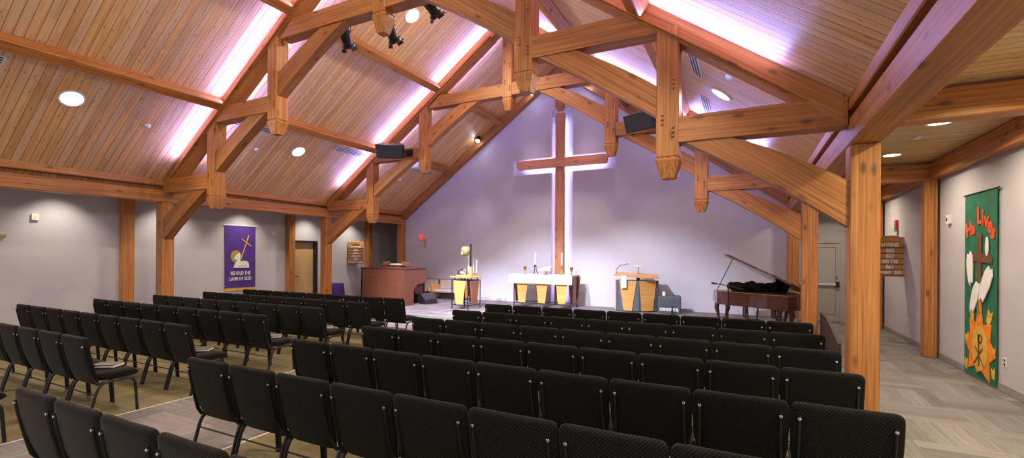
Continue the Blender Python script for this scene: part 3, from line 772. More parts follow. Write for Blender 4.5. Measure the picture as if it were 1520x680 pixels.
# outline: keyboard end at y=0.30, tail at y=1.85; bass (straight) side at x=-HWp
out = [(-HWp, .28), (HWp, .28), (HWp, .80), (.76, .95), (.62, 1.12), (.42, 1.26), (.22, 1.40), (.08, 1.56), (-.06, 1.74), (-.22, 1.86), (-.42, 1.92), (-.60, 1.88), (-.73, 1.76), (-HWp, 1.60)]
bm = bmesh.new(); flat(bm, out, .52, .83); bev(bm, .008); link('case', bm, M['mahog'], t, WP)
bm = bmesh.new(); flat(bm, [(-HWp + .05, .42), (HWp - .05, .42), (HWp - .05, .82), (.72, .93), (.58, 1.09), (.18, 1.36), (-.1, 1.70), (-.25, 1.80), (-.55, 1.82), (-HWp + .05, 1.60)], .83, .836); link('iron_plate', bm, M['brass'], t, WP)
for s in (-1, 1):
    bm = bmesh.new(); x0, x1 = (s * HWp, s * (HWp - .09))
    prof = [(.28, .50), (.28, .83), (.18, .83), (.10, .80), (.02, .74), (-.02, .68), (-.02, .60), (.03, .52)]
    a = [bm.verts.new((x0, y, z)) for y, z in prof]; b = [bm.verts.new((x1, y, z)) for y, z in prof]
    bm.faces.new(a); bm.faces.new(b)
    for i in range(len(prof)): bm.faces.new((a[i], a[(i + 1) % len(prof)], b[(i + 1) % len(prof)], b[i]))
    bev(bm, .008); link('key_arm', bm, M['mahog'], t, WP)
link('key_bed', bbox(-HWp + .09, HWp - .09, -.02, .30, .50, .60, .01), M['mahog'], t, WP)
link('keyboard', bbox(-HWp + .1, HWp - .1, .0, .16, .60, .64, .004), M['key'], t, WP)
link('fallboard', bbox(-HWp + .09, HWp - .09, .17, .29, .60, .80, .01), M['mahog'], t, WP)
# lid hinged on the straight side
bm = bmesh.new(); lid = [(x + HWp, y) for x, y in out]
flat(bm, [(x * 1.01, y) for x, y in lid], 0, .045); bev(bm, .005)
LA = math.radians(-29)
WL_ = WP @ T(-HWp, 0, .86) @ RY(LA)
l = link('lid', bm, M['mahog'], t, WL_)
bm = bmesh.new(); flat(bm, [(.06, .0), (1.56, .0), (1.56, .30), (.06, .30)], .047, .075); bev(bm, .004); link('front_flap', bm, M['mahog'], l, WL_ @ T(0, .30, 0))
bm = bmesh.new()
tip = Vector((-HWp + 1.50 * math.cos(LA), .55, .86 - 1.50 * math.sin(LA)))
tube(bm, [(HWp - .03, .52, .84), tip], .011, 6); link('prop_stick', bm, M['mahog'], t, WP)
def cab_leg(x, y):
    bm = bmesh.new()
    for dx in (-.10, .10):
        tube(bm, [(x + dx * .8, y, .53), (x + dx * 1.25, y, .46), (x + dx * 1.3, y, .38), (x + dx * .95, y, .22), (x + dx * .8, y, .10), (x + dx * 1.1, y, .03), (x + dx * 1.25, y, .0)], [.055, .06, .055, .036, .03, .042, .045], 10)
    lathe(bm, [(.14, .50), (.16, .52), (.16, .535)], 14, (x, y)); box(bm, x - .11, x + .11, y - .02, y + .02, .12, .15)
    link('leg', bm, M['mahog'], t, WP, smooth=True)
for x, y in ((-.66, .28), (.66, .28), (-.45, 1.62)): cab_leg(x, y)
bm = bmesh.new()
for x in (-.09, .09): tube(bm, [(x, .45, .53), (x * 1.3, .45, .36), (x, .45, .14)], .018, 8)
box(bm, -.15, .15, .36, .52, .08, .15)
for x in (-.07, 0, .07): box(bm, x - .018, x + .018, .22, .38, .09, .105)
link('pedal_lyre', bm, M['mahog'], t, WP)
# folded black cover heaped on the piano
bm = bmesh.new()
for i in range(9):
    u = i / 8; bmesh.ops.create_icosphere(bm, subdivisions=3, radius=1, matrix=T(-.55 + 1.0 * u, .72 + .05 * math.sin(i * 2.1), .93 + .02 * math.sin(i * 1.7)) @ Matrix.Diagonal((.16, .22, .115 + .018 * math.sin(i * 2.9), 1)))
for v in bm.verts:
    v.co += Vector((0, 0, .012 * math.sin(v.co.x * 38) + .010 * math.sin(v.co.y * 47 + v.co.x * 20)))
    v.co.z = max(v.co.z, .838)
o = link('folded_piano_cover', bm, M['blackcloth'], None, WP, smooth=True); tag(o, 'black quilted cover heaped on the open piano', 'cover')
# microphone stand
t = empty('microphone_stand', (-.36, 11.2, S0), 0, 'thin black microphone stand with boom in front of the piano', 'microphone stand')
bm = bmesh.new(); tube(bm, [(-.36, 11.2, S0 + .02), (-.36, 11.2, 1.18)], .012, 8); link('pole', bm, M['tube'], t)
bm = bmesh.new(); tube(bm, [(-.58, 11.27, 1.205), (-.36, 11.2, 1.18), (-.06, 11.12, 1.11)], .009, 8); link('boom', bm, M['tube'], t)
bm = bmesh.new(); lathe(bm, [(.0, 0), (.13, 0), (.13, .015), (.03, .03), (.0, .03)], 18); link('base', bm, M['black'], t, T(-.36, 11.2, S0))
bm = bmesh.new(); tube(bm, [(-.70, 11.31, 1.22), (-.63, 11.285, 1.212), (-.58, 11.27, 1.205)], [.024, .024, .014], 10); link('microphone', bm, M['black'], t)
# padded piano bench
t = empty('piano_bench', (.30, 14.35, S0), AL, 'brown piano bench behind the piano', 'bench')
WBn = world_of(t)
link('seat', bbox(-.4, .4, -.17, .17, .40, .48, .02, 2), M['mahog'], t, WBn)
for x in (-.35, .35):
    for y in (-.13, .13): link('leg', bbox(x - .03, x + .03, y - .03, y + .03, 0, .41, .006), M['mahog'], t, WBn)
# sloped dark panel along the ramp beside the stage
bm = bmesh.new(); a = [(8.95, 0.0), (11.0, 0.0), (11.0, .72), (10.2, .70), (8.95, .44)]
va = [bm.verts.new((1.30, y, z)) for y, z in a]; vb = [bm.verts.new((1.345, y, z)) for y, z in a]
bm.faces.new(va); bm.faces.new(vb)
for i in range(5): bm.faces.new((va[i], va[(i + 1) % 5], vb[(i + 1) % 5], vb[i]))
bev(bm, .006); o = link('ramp_guard', bm, M['rampwood'], None); tag(o, 'low dark sloping guard panel beside the post next to the piano', 'guard panel')

# ------------------------------------------------------------------ organ console, bench, monitor, benches
OX0, OX1, OY0, OY1, OZ = -11.68, -9.84, 11.80, 12.95, 1.375
t = empty('organ_console', ((OX0 + OX1) / 2, 12.3, S0), 0, 'large reddish-brown organ console with panelled back, in the chancel corner', 'organ')
bm = bmesh.new(); box(bm, OX0, OX1 - .06, OY0, OY0 + .06, S0, OZ - .03); bev(bm, .006); link('back_panel', bm, M['organ'], t)
bm = bmesh.new()
for x0, x1 in ((OX0 + .12, OX0 + .80), (OX0 + .92, OX0 + 1.66)):
    box(bm, x0, x1, OY0 - .012, OY0 + .01, S0 + .14, OZ - .24)
bev(bm, .01); link('raised_panel', bm, M['organ'], t)
for x in (OX0, OX1 - .05):
    bm = bmesh.new()
    prof = [(OY0, S0), (OY0 + .50, S0), (OY0 + .50, S0 + .42), (OY0 + .56, S0 + .58), (OY0 + .72, S0 + .68), (OY1, S0 + .72), (OY1, OZ - .03), (OY0, OZ - .03)]
    va = [bm.verts.new((x, y, z)) for y, z in prof]; vb = [bm.verts.new((x + .05, y, z)) for y, z in prof]
    bm.faces.new(va); bm.faces.new(vb)
    for i in range(len(prof)): bm.faces.new((va[i], va[(i + 1) % len(prof)], vb[(i + 1) % len(prof)], vb[i]))
    bev(bm, .005); link('side_panel', bm, M['organ'], t)
link('top', bbox(OX0 - .03, OX1 + .03, OY0 - .03, OY1 + .02, OZ - .03, OZ, .008), M['organ'], t)
link('keydesk', bbox(OX0 + .06, OX1 - .06, OY0 + .3, OY1 - .05, .85, 1.0, .01), M['organ'], t)
bm = bmesh.new(); box(bm, -.33, .33, -.14, .14, .0, .035); box(bm, -.22, .22, -.1, .1, .035, .07); box(bm, -.45, .45, -.16, .16, .07, .10); box(bm, -.45, -.41, -.16, .16, .1, .2); box(bm, .41, .45, -.16, .16, .1, .2)
bev(bm, .005); o = link('music_rack', bm, M['oakdark'], None, T(-10.55, 12.25, OZ) @ RZ(-.05)); tag(o, 'dark wooden music rack on top of the organ console', 'music rack')
bm = bmesh.new(); box(bm, -.22, .18, -.10, .10, .0, .03); bev(bm, .004); o = link('music_book', bm, M['page'], None, T(-10.5, 12.25, OZ + .101)); tag(o, 'white music book lying in the rack on the organ console', 'book')
t = empty('organ_bench', (-11.0, 13.35, S0), 0, 'brown organ bench with rounded end behind the organ console', 'bench')
link('seat', bbox(-11.6, -10.42, 13.15, 13.50, .70, .76, .015, 2), M['mahog'], t)
for x in (-11.55, -10.48):
    bm = bmesh.new(); pr = [(13.10, S0), (13.55, S0)] + [(13.325 + .225 * math.cos(a), .62 + .225 * math.sin(a)) for a in [PI * k / 10 for k in range(11)]]
    va = [bm.verts.new((x, y, z)) for y, z in pr]; vb = [bm.verts.new((x + .06, y, z)) for y, z in pr]
    bm.faces.new(va); bm.faces.new(vb)
    for i in range(len(pr)): bm.faces.new((va[i], va[(i + 1) % len(pr)], vb[(i + 1) % len(pr)], vb[i]))
    link('bench_end', bm, M['organ'], t)
bm = bmesh.new(); box(bm, -10.50, -10.42, 13.60, 13.68, S0, 1.12); bev(bm, .01); box(bm, -10.52, -10.40, 13.58, 13.70, 1.0, 1.14); link('post', bm, M['mahog'], t)
t = empty('stage_monitor', (-9.88, 13.0, S0), math.radians(-20), 'black wedge-shaped stage monitor on the floor beside the organ', 'loudspeaker')
WM = world_of(t)
bm = bmesh.new(); prism(bm, [(-.36, 0), (.36, 0), (.33, .12), (.12, .31), (-.30, .31), (-.36, .22)], -.25, .25); bev(bm, .015, 2); link('cabinet', bm, M['black'], t, WM)
bm = bmesh.new(); box(bm, -.19, .11, -.22, .22, -.006, .006); link('grille', bm, M['grille'], t, WM @ T(.235, 0, .222) @ RY(math.radians(42)))
t = None
def pew(x0, x1, lb):
    t = empty('chancel_bench', ((x0 + x1) / 2, 14.55, S0), 0, lb, 'bench', 'upholstered chancel benches')
    bm = bmesh.new(); box(bm, x0 + .05, x1 - .05, 14.30, 14.78, .41, .52); bev(bm, .03, 3); link('seat_cushion', bm, M['seatcloth'], t, smooth=True)
    bm = bmesh.new(); box(bm, x0 + .05, x1 - .05, 14.74, 14.84, .50, .865); bev(bm, .03, 3); b_ = link('backrest', bm, M['seatcloth'], t, smooth=True)
    bm = bmesh.new()
    for r_ in range(4):
        for c_ in range(9):
            x = x0 + .12 + (c_ + .5 * (r_ % 2)) * (x1 - x0 - .2) / 9.2; z = .58 + r_ * .075
            vs = lathe(bm, [(.013, 0), (.010, .008), (.0, .01)], 6)
            for v in vs: v.co = Vector((x + v.co.x, 14.742 - v.co.z, z + v.co.y))
    link('tuft_button', bm, M['tuft'], b_)
    bm = bmesh.new(); box(bm, x0 + .02, x1 - .02, 14.83, 14.88, .30, .89); bev(bm, .006); link('back_frame', bm, M['oakdark'], t)
    for x in (x0, x1 - .05):
        link('end_panel', bbox(x, x + .05, 14.26, 14.88, .19, .70, .015, 2), M['oak'], t)
        link('leg', bbox(x, x + .05, 14.30, 14.84, S0, .20, .006), M['tube'], t)
pew(-12.0, -10.62, 'tufted beige bench with oak ends against the altar wall, half hidden by the organ')
pew(-10.58, -9.30, 'tufted beige bench with oak ends against the altar wall, next to the credence table')
# purple-draped stand
t = empty('draped_stand', (-13.3, 12.25, 0), 0, 'small stand draped in purple cloth beside the post by the wooden door', 'stand')
bm = bmesh.new(); rings = []
for z, rr in ((.02, .30), (.3, .28), (.6, .25), (.74, .235), (.765, .22)):
    rings.append([bm.verts.new((-13.3 + (rr + .02 * math.sin(7 * a) * (1 - z)) * math.cos(a), 12.25 + (rr + .02 * math.sin(7 * a) * (1 - z)) * math.sin(a), z)) for a in [2 * PI * k / 42 for k in range(42)]])
for a, b in zip(rings, rings[1:]):
    for k in range(42): bm.faces.new((a[k], a[(k + 1) % 42], b[(k + 1) % 42], b[k]))
bm.faces.new(rings[-1]); link('drape', bm, M['purple'], t, smooth=True)
bm = bmesh.new(); lathe(bm, [(.2, 0), (.2, .02), (.03, .03), (.03, .74), (.2, .745), (.2, .755)], 16, (-13.3, 12.25)); link('pedestal', bm, M['oakdark'], t)

# ------------------------------------------------------------------ banners
def banner_frame(wallx, y, z, sgn):
    """local x along the wall (reading direction), y up, z out of the wall"""
    if sgn > 0: return Matrix(((0, 0, 1, wallx), (1, 0, 0, y), (0, 1, 0, z), (0, 0, 0, 1)))
    return Matrix(((0, 0, -1, wallx), (-1, 0, 0, y), (0, 1, 0, z), (0, 0, 0, 1)))
def patch(name, pts, mat, parent, F, z0=.004, th=.004):
    bm = bmesh.new(); flat(bm, pts, z0, z0 + th); return link(name, bm, mat, parent, F)
def ell(cx, cy, rx, ry, n=24, a0=0, a1=2 * PI):
    return [(cx + rx * math.cos(a0 + (a1 - a0) * k / n), cy + ry * math.sin(a0 + (a1 - a0) * k / n)) for k in range(n if abs(a1 - a0 - 2 * PI) < 1e-6 else n + 1)]
def cloth_sheet(bm, w, h, amp=.012, th=.006, nx=24):
    g = []
    for j in range(2):
        row = []
        for i in range(nx + 1):
            x = -w / 2 + w * i / nx; zz = amp * math.sin(9 * i / nx) * (1 if j == 0 else .4)
            row.append((bm.verts.new((x, 0 if j == 0 else h, zz)), bm.verts.new((x, 0 if j == 0 else h, zz - th))))
        g.append(row)
    for i in range(nx):
        (a, a2), (b, b2) = g[0][i], g[0][i + 1]; (d, d2), (c, c2) = g[1][i], g[1][i + 1]
        bm.faces.new((a, b, c, d)); bm.faces.new((a2, d2, c2, b2))
        bm.faces.new((a, a2, b2, b)); bm.faces.new((d, c, c2, d2))
    bm.faces.new((g[0][0][0], g[1][0][0], g[1][0][1], g[0][0][1])); bm.faces.new((g[0][nx][0], g[0][nx][1], g[1][nx][1], g[1][nx][0]))
F = banner_frame(WL + .03, 9.335, .70, 1)
t = empty('purple_banner', (WL + .03, 9.335, .70), 0, 'long purple cloth banner with a white lamb, hanging on the grey wall', 'banner')
bm = bmesh.new(); cloth_sheet(bm, 1.0, 2.0, .003); link('cloth', bm, M['purple'], t, F)
patch('gold_fringe', [(-.5, -.06), (.5, -.06), (.5, .03), (-.5, .03)], M['yellow'], t, F, .004, .006)
bm = bmesh.new(); tube(bm, [(-.56, 2.0, .004), (.56, 2.0, .004)], .012, 8); link('hanging_rod', bm, M['white'], t, F)
patch('halo', ell(-.15, 1.02, .175, .195), M['halo'], t, F, .004, .004)
lamb = [(-.24, .665), (.27, .66), (.28, .74), (.25, .83), (.18, .88), (.06, .885), (-.02, .86), (-.03, .95), (-.02, 1.10), (-.06, 1.13), (-.13, 1.09), (-.19, 1.02), (-.22, .95), (-.20, .92), (-.14, .94), (-.12, .88), (-.17, .83), (-.21, .76)]
patch('lamb', lamb, M['lily'], t, F, .009, .004)
patch('lamb_eye', ell(-.115, 1.015, .012, .012, 10), M['black'], t, F, .014, .002)
patch('lamb_leg', [(-.06, .70), (.16, .715), (.20, .76), (.10, .79), (.18, .745), (-.06, .735)], M['goldtrim'], t, F, .014, .002)
patch('cross_staff', [(-.03, .90), (.0, .89), (.275, 1.70), (.25, 1.71)], M['yellow'], t, F, .009, .004)
patch('cross_arm', [(.02, 1.565), (.03, 1.595), (.36, 1.365), (.345, 1.34)], M['yellow'], t, F, .010, .004)
text('lettering', 'BEHOLD THE', .155, M['lily'], t, F @ T(.0, .49, .008) @ Matrix.Diagonal((.70, 1, 1, 1)), bold=.003)
text('lettering', 'LAMB OF GOD', .155, M['lily'], t, F @ T(-.0, .315, .008) @ Matrix.Diagonal((.70, 1, 1, 1)), bold=.003)

BH, BW = 2.76, 1.06
F = banner_frame(WR - .03, 9.28, .03, -1)
t = empty('green_banner', (WR - .03, 9.28, .03), 0, 'tall green cloth banner with lilies, cross and orange sunburst on the grey wall', 'banner')
bm = bmesh.new(); cloth_sheet(bm, BW, BH, .004); link('cloth', bm, M['green'], t, F)
bm = bmesh.new(); tube(bm, [(-BW / 2 - .04, BH, .0), (BW / 2 + .06, BH, .0)], .012, 8); link('hanging_rod', bm, M['tube'], t, F)
for i, (ch, x, y, a, s_) in enumerate((('H', -.36, 2.21, 12, .30), ('e', -.22, 2.23, 8, .27), ('L', .0, 2.40, 4, .36), ('i', .11, 2.36, 0, .34), ('v', .23, 2.33, -6, .32), ('e', .34, 2.25, -12, .31), ('s', .44, 2.15, -22, .31))):
    text('letter', ch, s_, M['redorange'], t, F @ T(x, y, .008) @ RZ(math.radians(a)), bold=.012)
patch('cross_upright', [(-.055, 1.15), (.07, 1.15), (.075, 1.95), (.09, 2.13), (.03, 2.18), (-.045, 2.16), (-.06, 1.95)], M['browncloth'], t, F, .006, .005)
patch('cross_arm', [(-.42, 1.76), (.40, 1.70), (.43, 1.77), (.36, 1.84), (-.40, 1.86), (-.44, 1.82)], M['browncloth'], t, F, .008, .005)
patch('stem', [(.02, .95), (.05, .95), (.0, 1.15), (.12, 1.5), (.10, 1.52), (-.03, 1.2)], M['stemgreen'], t, F, .012, .003)
patch('stem', [(-.02, .95), (.01, .95), (-.08, 1.2), (-.14, 1.36), (-.17, 1.35), (-.1, 1.15)], M['stemgreen'], t, F, .012, .003)
def lily(cx, cy, a, s):
    pts = [(-.16, .0), (-.13, .22), (-.06, .34), (.02, .30), (.06, .36), (.13, .26), (.12, .08), (.06, -.14), (.02, -.26), (-.05, -.22), (-.10, -.30), (-.14, -.2)]
    ca, sa = math.cos(a), math.sin(a)
    patch('lily', [(cx + s * (x * ca - y * sa), cy + s * (x * sa + y * ca)) for x, y in pts], M['lily'], t, F, .015, .012)
lily(-.25, 1.60, .25, .78); lily(.25, 1.36, -.45, .92); lily(-.10, 1.16, -.35, .80)
patch('lily_bud', ell(.27, 1.95, .05, .14, 14), M['lily'], t, F, .012, .008)
star = []
for k, (rad, ang) in enumerate(((1.0, 90), (.42, 72), (.62, 45), (.42, 22), (.60, -8), (.42, -30), (.66, -55), (.40, -80), (.46, -100), (.40, -118), (.62, -135), (.42, -160), (.56, 178), (.42, 150), (.60, 130), (.42, 108))):
    x, y = rad * math.cos(math.radians(ang)) * .86, rad * math.sin(math.radians(ang)) * .86
    star.append((max(-.5, min(.5, x)) + .03, max(.02, .47 + y)))
patch('sunburst', star, M['orange'], t, F, .006, .006)
patch('sun_disc', ell(.05, .45, .25, .33), M['yellow'], t, F, .013, .004)
bm = bmesh.new()
flat(bm, [(.02, .19), (.055, .19), (.055, .66), (.02, .66)], .018, .022)
for a in (-1, 1): flat(bm, [(.037 - a * .16 - .017, .20), (.037 - a * .16 + .017, .20), (.037 + a * .13 + .017, .47), (.037 + a * .13 - .017, .47)], .019 + .002 * a, .022 + .002 * a)
ring = ell(.075, .595, .07, .07, 16); inn = ell(.075, .595, .04, .042, 16)
for k in range(16): flat(bm, [ring[k], ring[(k + 1) % 16], inn[(k + 1) % 16], inn[k]], .018, .022)
link('monogram', bm, M['browncloth'], t, F)
for x, y, a, s_ in ((-.22, .90, .2, 1), (.33, .92, -.3, 1.2), (-.40, .52, .3, 1), (-.43, .14, 0, .9), (.45, .45, -.2, .9), (.46, .16, .2, .8)):
    ca, sa = math.cos(a), math.sin(a)
    patch('petal', [(x + s_ * (p * ca - q * sa), y + s_ * (p * sa + q * ca)) for p, q in ((-.06, -.06), (.03, -.10), (.065, .02), (.07, .11), (.01, .07), (-.06, .10))], M['yellow'], t, F, .006, .004)

# ------------------------------------------------------------------ hymn boards
def hymn_board(x, y, z, rz, lb, dash, w=.60):
    t = empty('hymn_board', (x, y, z), rz, lb, 'hymn board', 'wooden hymn boards')
    W = world_of(t); h = .88; k_ = w / .60
    link('back_board', bbox(-w / 2, w / 2, 0, .03, 0, h, .006), M['boardwood'], t, W)
    link('header', bbox(-.16, .16, -.03, .0, h - .10, h + .035, .01), M['boardwood'], t, W)
    bm = bmesh.new(); lathe(bm, [(.0, 0), (.03, 0), (.022, .012), (.0, .015)], 12); link('emblem', bm, M['brass'], t, W @ T(0, -.03, h - .035) @ RX(PI / 2))
    rows = ['HYMNS', '465', '827', dash, '861', None]
    for k in range(6):
        z0 = h - .225 - .122 * k
        link('slat_rail', bbox(-w / 2, w / 2, -.028, .0, z0 - .022, z0 + .004, .003), M['oakdark'], t, W)
        bodies = [(rows[k], 0, (.105 if k == 3 else .125) if k else .11)] if rows[k] else [('LITURGY', -.115, .078), ('203', .17, .11)]
        for bdy, xx, sz in bodies:
            text('number_card', bdy, sz, M['white'], t, W @ T(xx * k_, -.006, z0 + .045) @ RX(PI / 2) @ Matrix.Diagonal((k_, 1, 1, 1)), bold=.006)
    return t
hymn_board(WL + .27, 13.98, 1.43, math.radians(45), 'wooden hymn board with white number cards, on the wall beside the organ', '685-710')
hymn_board(WR - .252, 13.12, 1.39, 0, 'wooden hymn board with white number cards, on the wall post beyond the green banner', '685 710', .49)

# ------------------------------------------------------------------ small wall things
def wbox(name, x, y, z, w, h, d, m, lb, cat, sgn, part=None, grp=None):
    F = banner_frame(x, y, z, sgn); t = empty(name, (x, y, z), 0, lb, cat, grp)
    bm = bmesh.new(); box(bm, -w / 2, w / 2, -h / 2, h / 2, 0, d); bev(bm, .004); link('plate', bm, M[m], t, F)
    for nm, mm, x0, x1, y0, y1, dd in part or []:
        bm = bmesh.new(); box(bm, x0, x1, y0, y1, d - .002, d + dd); link(nm, bm, M[mm], t, F)
SK = [('socket', 'slot', -.02, .02, .012, .045, .003), ('socket', 'slot', -.02, .02, -.045, -.012, .003)]
wbox('wall_outlet', WR, 8.58, .41, .08, .125, .008, 'white', 'white wall outlet on the grey wall before the green banner', 'outlet', -1, SK)
wbox('wall_outlet', WR, 12.85, .41, .08, .125, .008, 'white', 'white wall outlet between the wall post and the hymn board', 'outlet', -1, SK)
wbox('wall_sensor', WR, 10.5, 2.47, .11, .15, .05, 'white', 'small white sensor on the wall above and behind the green banner', 'sensor', -1, [('lens', 'bookgrey', -.03, .03, -.03, .03, .006)])
wbox('fire_alarm_strobe', WR, 13.66, 2.56, .16, .24, .05, 'red', 'red fire alarm strobe with green lens above the hymn board', 'alarm', -1, [('lamp', 'white', .02, .07, -.06, .06, .03), ('green_lens', 'greenlens', -.08, .08, -.15, -.09, .01)])
wbox('wall_sensor', WL, 4.54, 2.61, .12, .14, .05, 'white', 'small white sensor high on the grey wall, beyond the purple banner from the door', 'sensor', 1, [('lens', 'goldtrim', -.02, .03, -.03, .03, .006)])
wbox('thermostat', WL, 10.5, 2.52, .14, .11, .03, 'white', 'white thermostat on the grey wall between purple banner and door', 'thermostat', 1, [('display', 'vent', -.04, .04, -.02, .03, .003)])
bm = bbox(WL, WL + .06, 3.0, 4.08, 2.14, 2.20, .008); o = link('wall_rail', bm, M['halo'], None); tag(o, 'dark bronze rail end on the grey wall at the edge of the view', 'rail')
t = empty('wall_device', (-1.95, YALT, 4.3), 0, 'small white box on the altar wall below the piano side loudspeaker', 'device')
bm = bmesh.new(); box(bm, -2.06, -1.84, YALT - .06, YALT, 4.22, 4.42); bev(bm, .008); link('housing', bm, M['white'], t)
bm = bmesh.new(); box(bm, -2.0, -1.9, YALT - .064, YALT - .058, 4.28, 4.36); link('face_plate', bm, M['vent'], t)
t = empty('sanctuary_lamp', (-11.5, YALT, 2.4), 0, 'small lit red sanctuary lamp on a brass bracket on the altar wall', 'lamp')
bm = bmesh.new(); tube(bm, [(-11.42, YALT, 2.15), (-11.42, YALT - .02, 2.2), (-11.42, YALT - .03, 2.42), (-11.45, YALT - .10, 2.45), (-11.50, YALT - .13, 2.42)], .018, 8); box(bm, -11.47, -11.37, YALT - .02, YALT, 2.12, 2.48); link('bracket', bm, M['brass'], t)
bm = bmesh.new(); lathe(bm, [(.0, 2.42), (.05, 2.42), (.062, 2.52), (.06, 2.60), (.05, 2.60), (.05, 2.52), (.0, 2.44)], 16, (-11.51, YALT - .14)); link('red_glass', bm, M['redglass'], t, smooth=True)

# ------------------------------------------------------------------ things on the ceiling
def slope_frame(o, y, s):
    x = Vector((s * math.cos(SL), 0, -math.sin(SL))); z = Vector((-s * math.sin(SL), 0, -math.cos(SL))); yv = z.cross(x)
    p = Vector((XC + s * o, y, deck(o)))
    return Matrix(((x.x, yv.x, z.x, p.x), (x.y, yv.y, z.y, p.y), (x.z, yv.z, z.z, p.z), (0, 0, 0, 1)))
FLAT = lambda x, y: Matrix(((1, 0, 0, x), (0, -1, 0, y), (0, 0, -1, CEIL), (0, 0, 0, 1)))
LIGHTS = []
def downlight(F, r, lb, grp):
    t = empty('recessed_light', F.translation, 0, lb, 'ceiling light', grp)
    bm = bmesh.new(); lathe(bm, [(r, -.02), (r + .03, 0), (r + .03, .012), (r, .012), (r - .012, -.0)], 32); link('trim_ring', bm, M['white'], t, F, smooth=True)
    bm = bmesh.new(); lathe(bm, [(.0, .004), (r, .004), (r, -.02), (.0, -.02)], 32); link('lens', bm, M['lens_warm'], t, F)
    LIGHTS.append((F, r))
for o, y, s, lb in ((5.2, 3.92, -1, 'round ceiling light low on the purple banner slope, before the front truss'), (5.2, 8.68, -1, 'round ceiling light between the trusses, below the lower purlin, purple banner slope'),
                    (1.3, 8.63, -1, 'round white ceiling light high between the trusses, beside the theatre spotlights'), (5.29, 8.54, 1, 'round white ceiling light on the piano side slope, seen through the front truss')):
    downlight(slope_frame(o, y, s), .165, lb, 'round ceiling lights in the roof slopes')
for y, lb in ((7.84, 'round aisle light nearest the big post'), (9.98, 'round aisle light between the two aisle cross beams'), (14.0, 'round aisle light close to the hymn board')):
    downlight(FLAT(2.21 - .008 * (y - 7.8), y), .12, lb.replace('nearest', 'close to') + ' in the flat plank ceiling', 'round lights of the aisle ceiling')
def diffuser(o, y, s, lb):
    F = slope_frame(o, y, s); t = empty('linear_diffuser', F.translation, 0, lb, 'air vent', 'slot diffusers in the roof slopes')
    bm = bmesh.new(); box(bm, -.09, .09, -.62, .62, 0, .012); bev(bm, .003); link('frame', bm, M['vent'], t, F)
    for q in (-.05, 0, .05): 
        bm = bmesh.new(); box(bm, q - .012, q + .012, -.59, .59, .010, .015); link('slot', bm, M['slot'], t, F)
for y, lb in ((2.35, 'white slot diffuser below the purlin at the outer edge of the view'), (7.25, 'white slot diffuser just beyond the front truss, under the lower purlin'), (10.25, 'white slot diffuser just before the second truss, under the lower purlin'), (13.6, 'white slot diffuser between second truss and altar wall, behind the projector')):
    diffuser(4.84, y, -1, lb)
for y, lb in ((7.5, 'white slot diffuser on the piano side slope, close to the front truss'), (9.85, 'white slot diffuser on the piano side slope, behind the hanging front pendant')):
    diffuser(4.97, y, 1, lb)
def detector(F, lb):
    bm = bmesh.new(); lathe(bm, [(.055, 0), (.055, .015), (.035, .035), (.0, .04)], 18); o = link('smoke_detector', bm, M['vent'], None, F, smooth=True); tag(o, lb, 'smoke detector', 'small round detectors on the ceilings')
detector(slope_frame(5.4, 5.2, -1), 'small white detector before the front truss on the purple banner slope')
detector(slope_frame(5.39, 7.6, -1), 'small white detector beyond the front truss on the purple banner slope')
detector(slope_frame(5.34, 13.0, -1), 'small white detector below the projector on the purple banner slope')
detector(slope_frame(5.45, 7.42, 1), 'small white detector on the piano side slope, above its ceiling light')
detector(FLAT(2.19, 8.66), 'small white detector in the flat aisle ceiling between two lights')

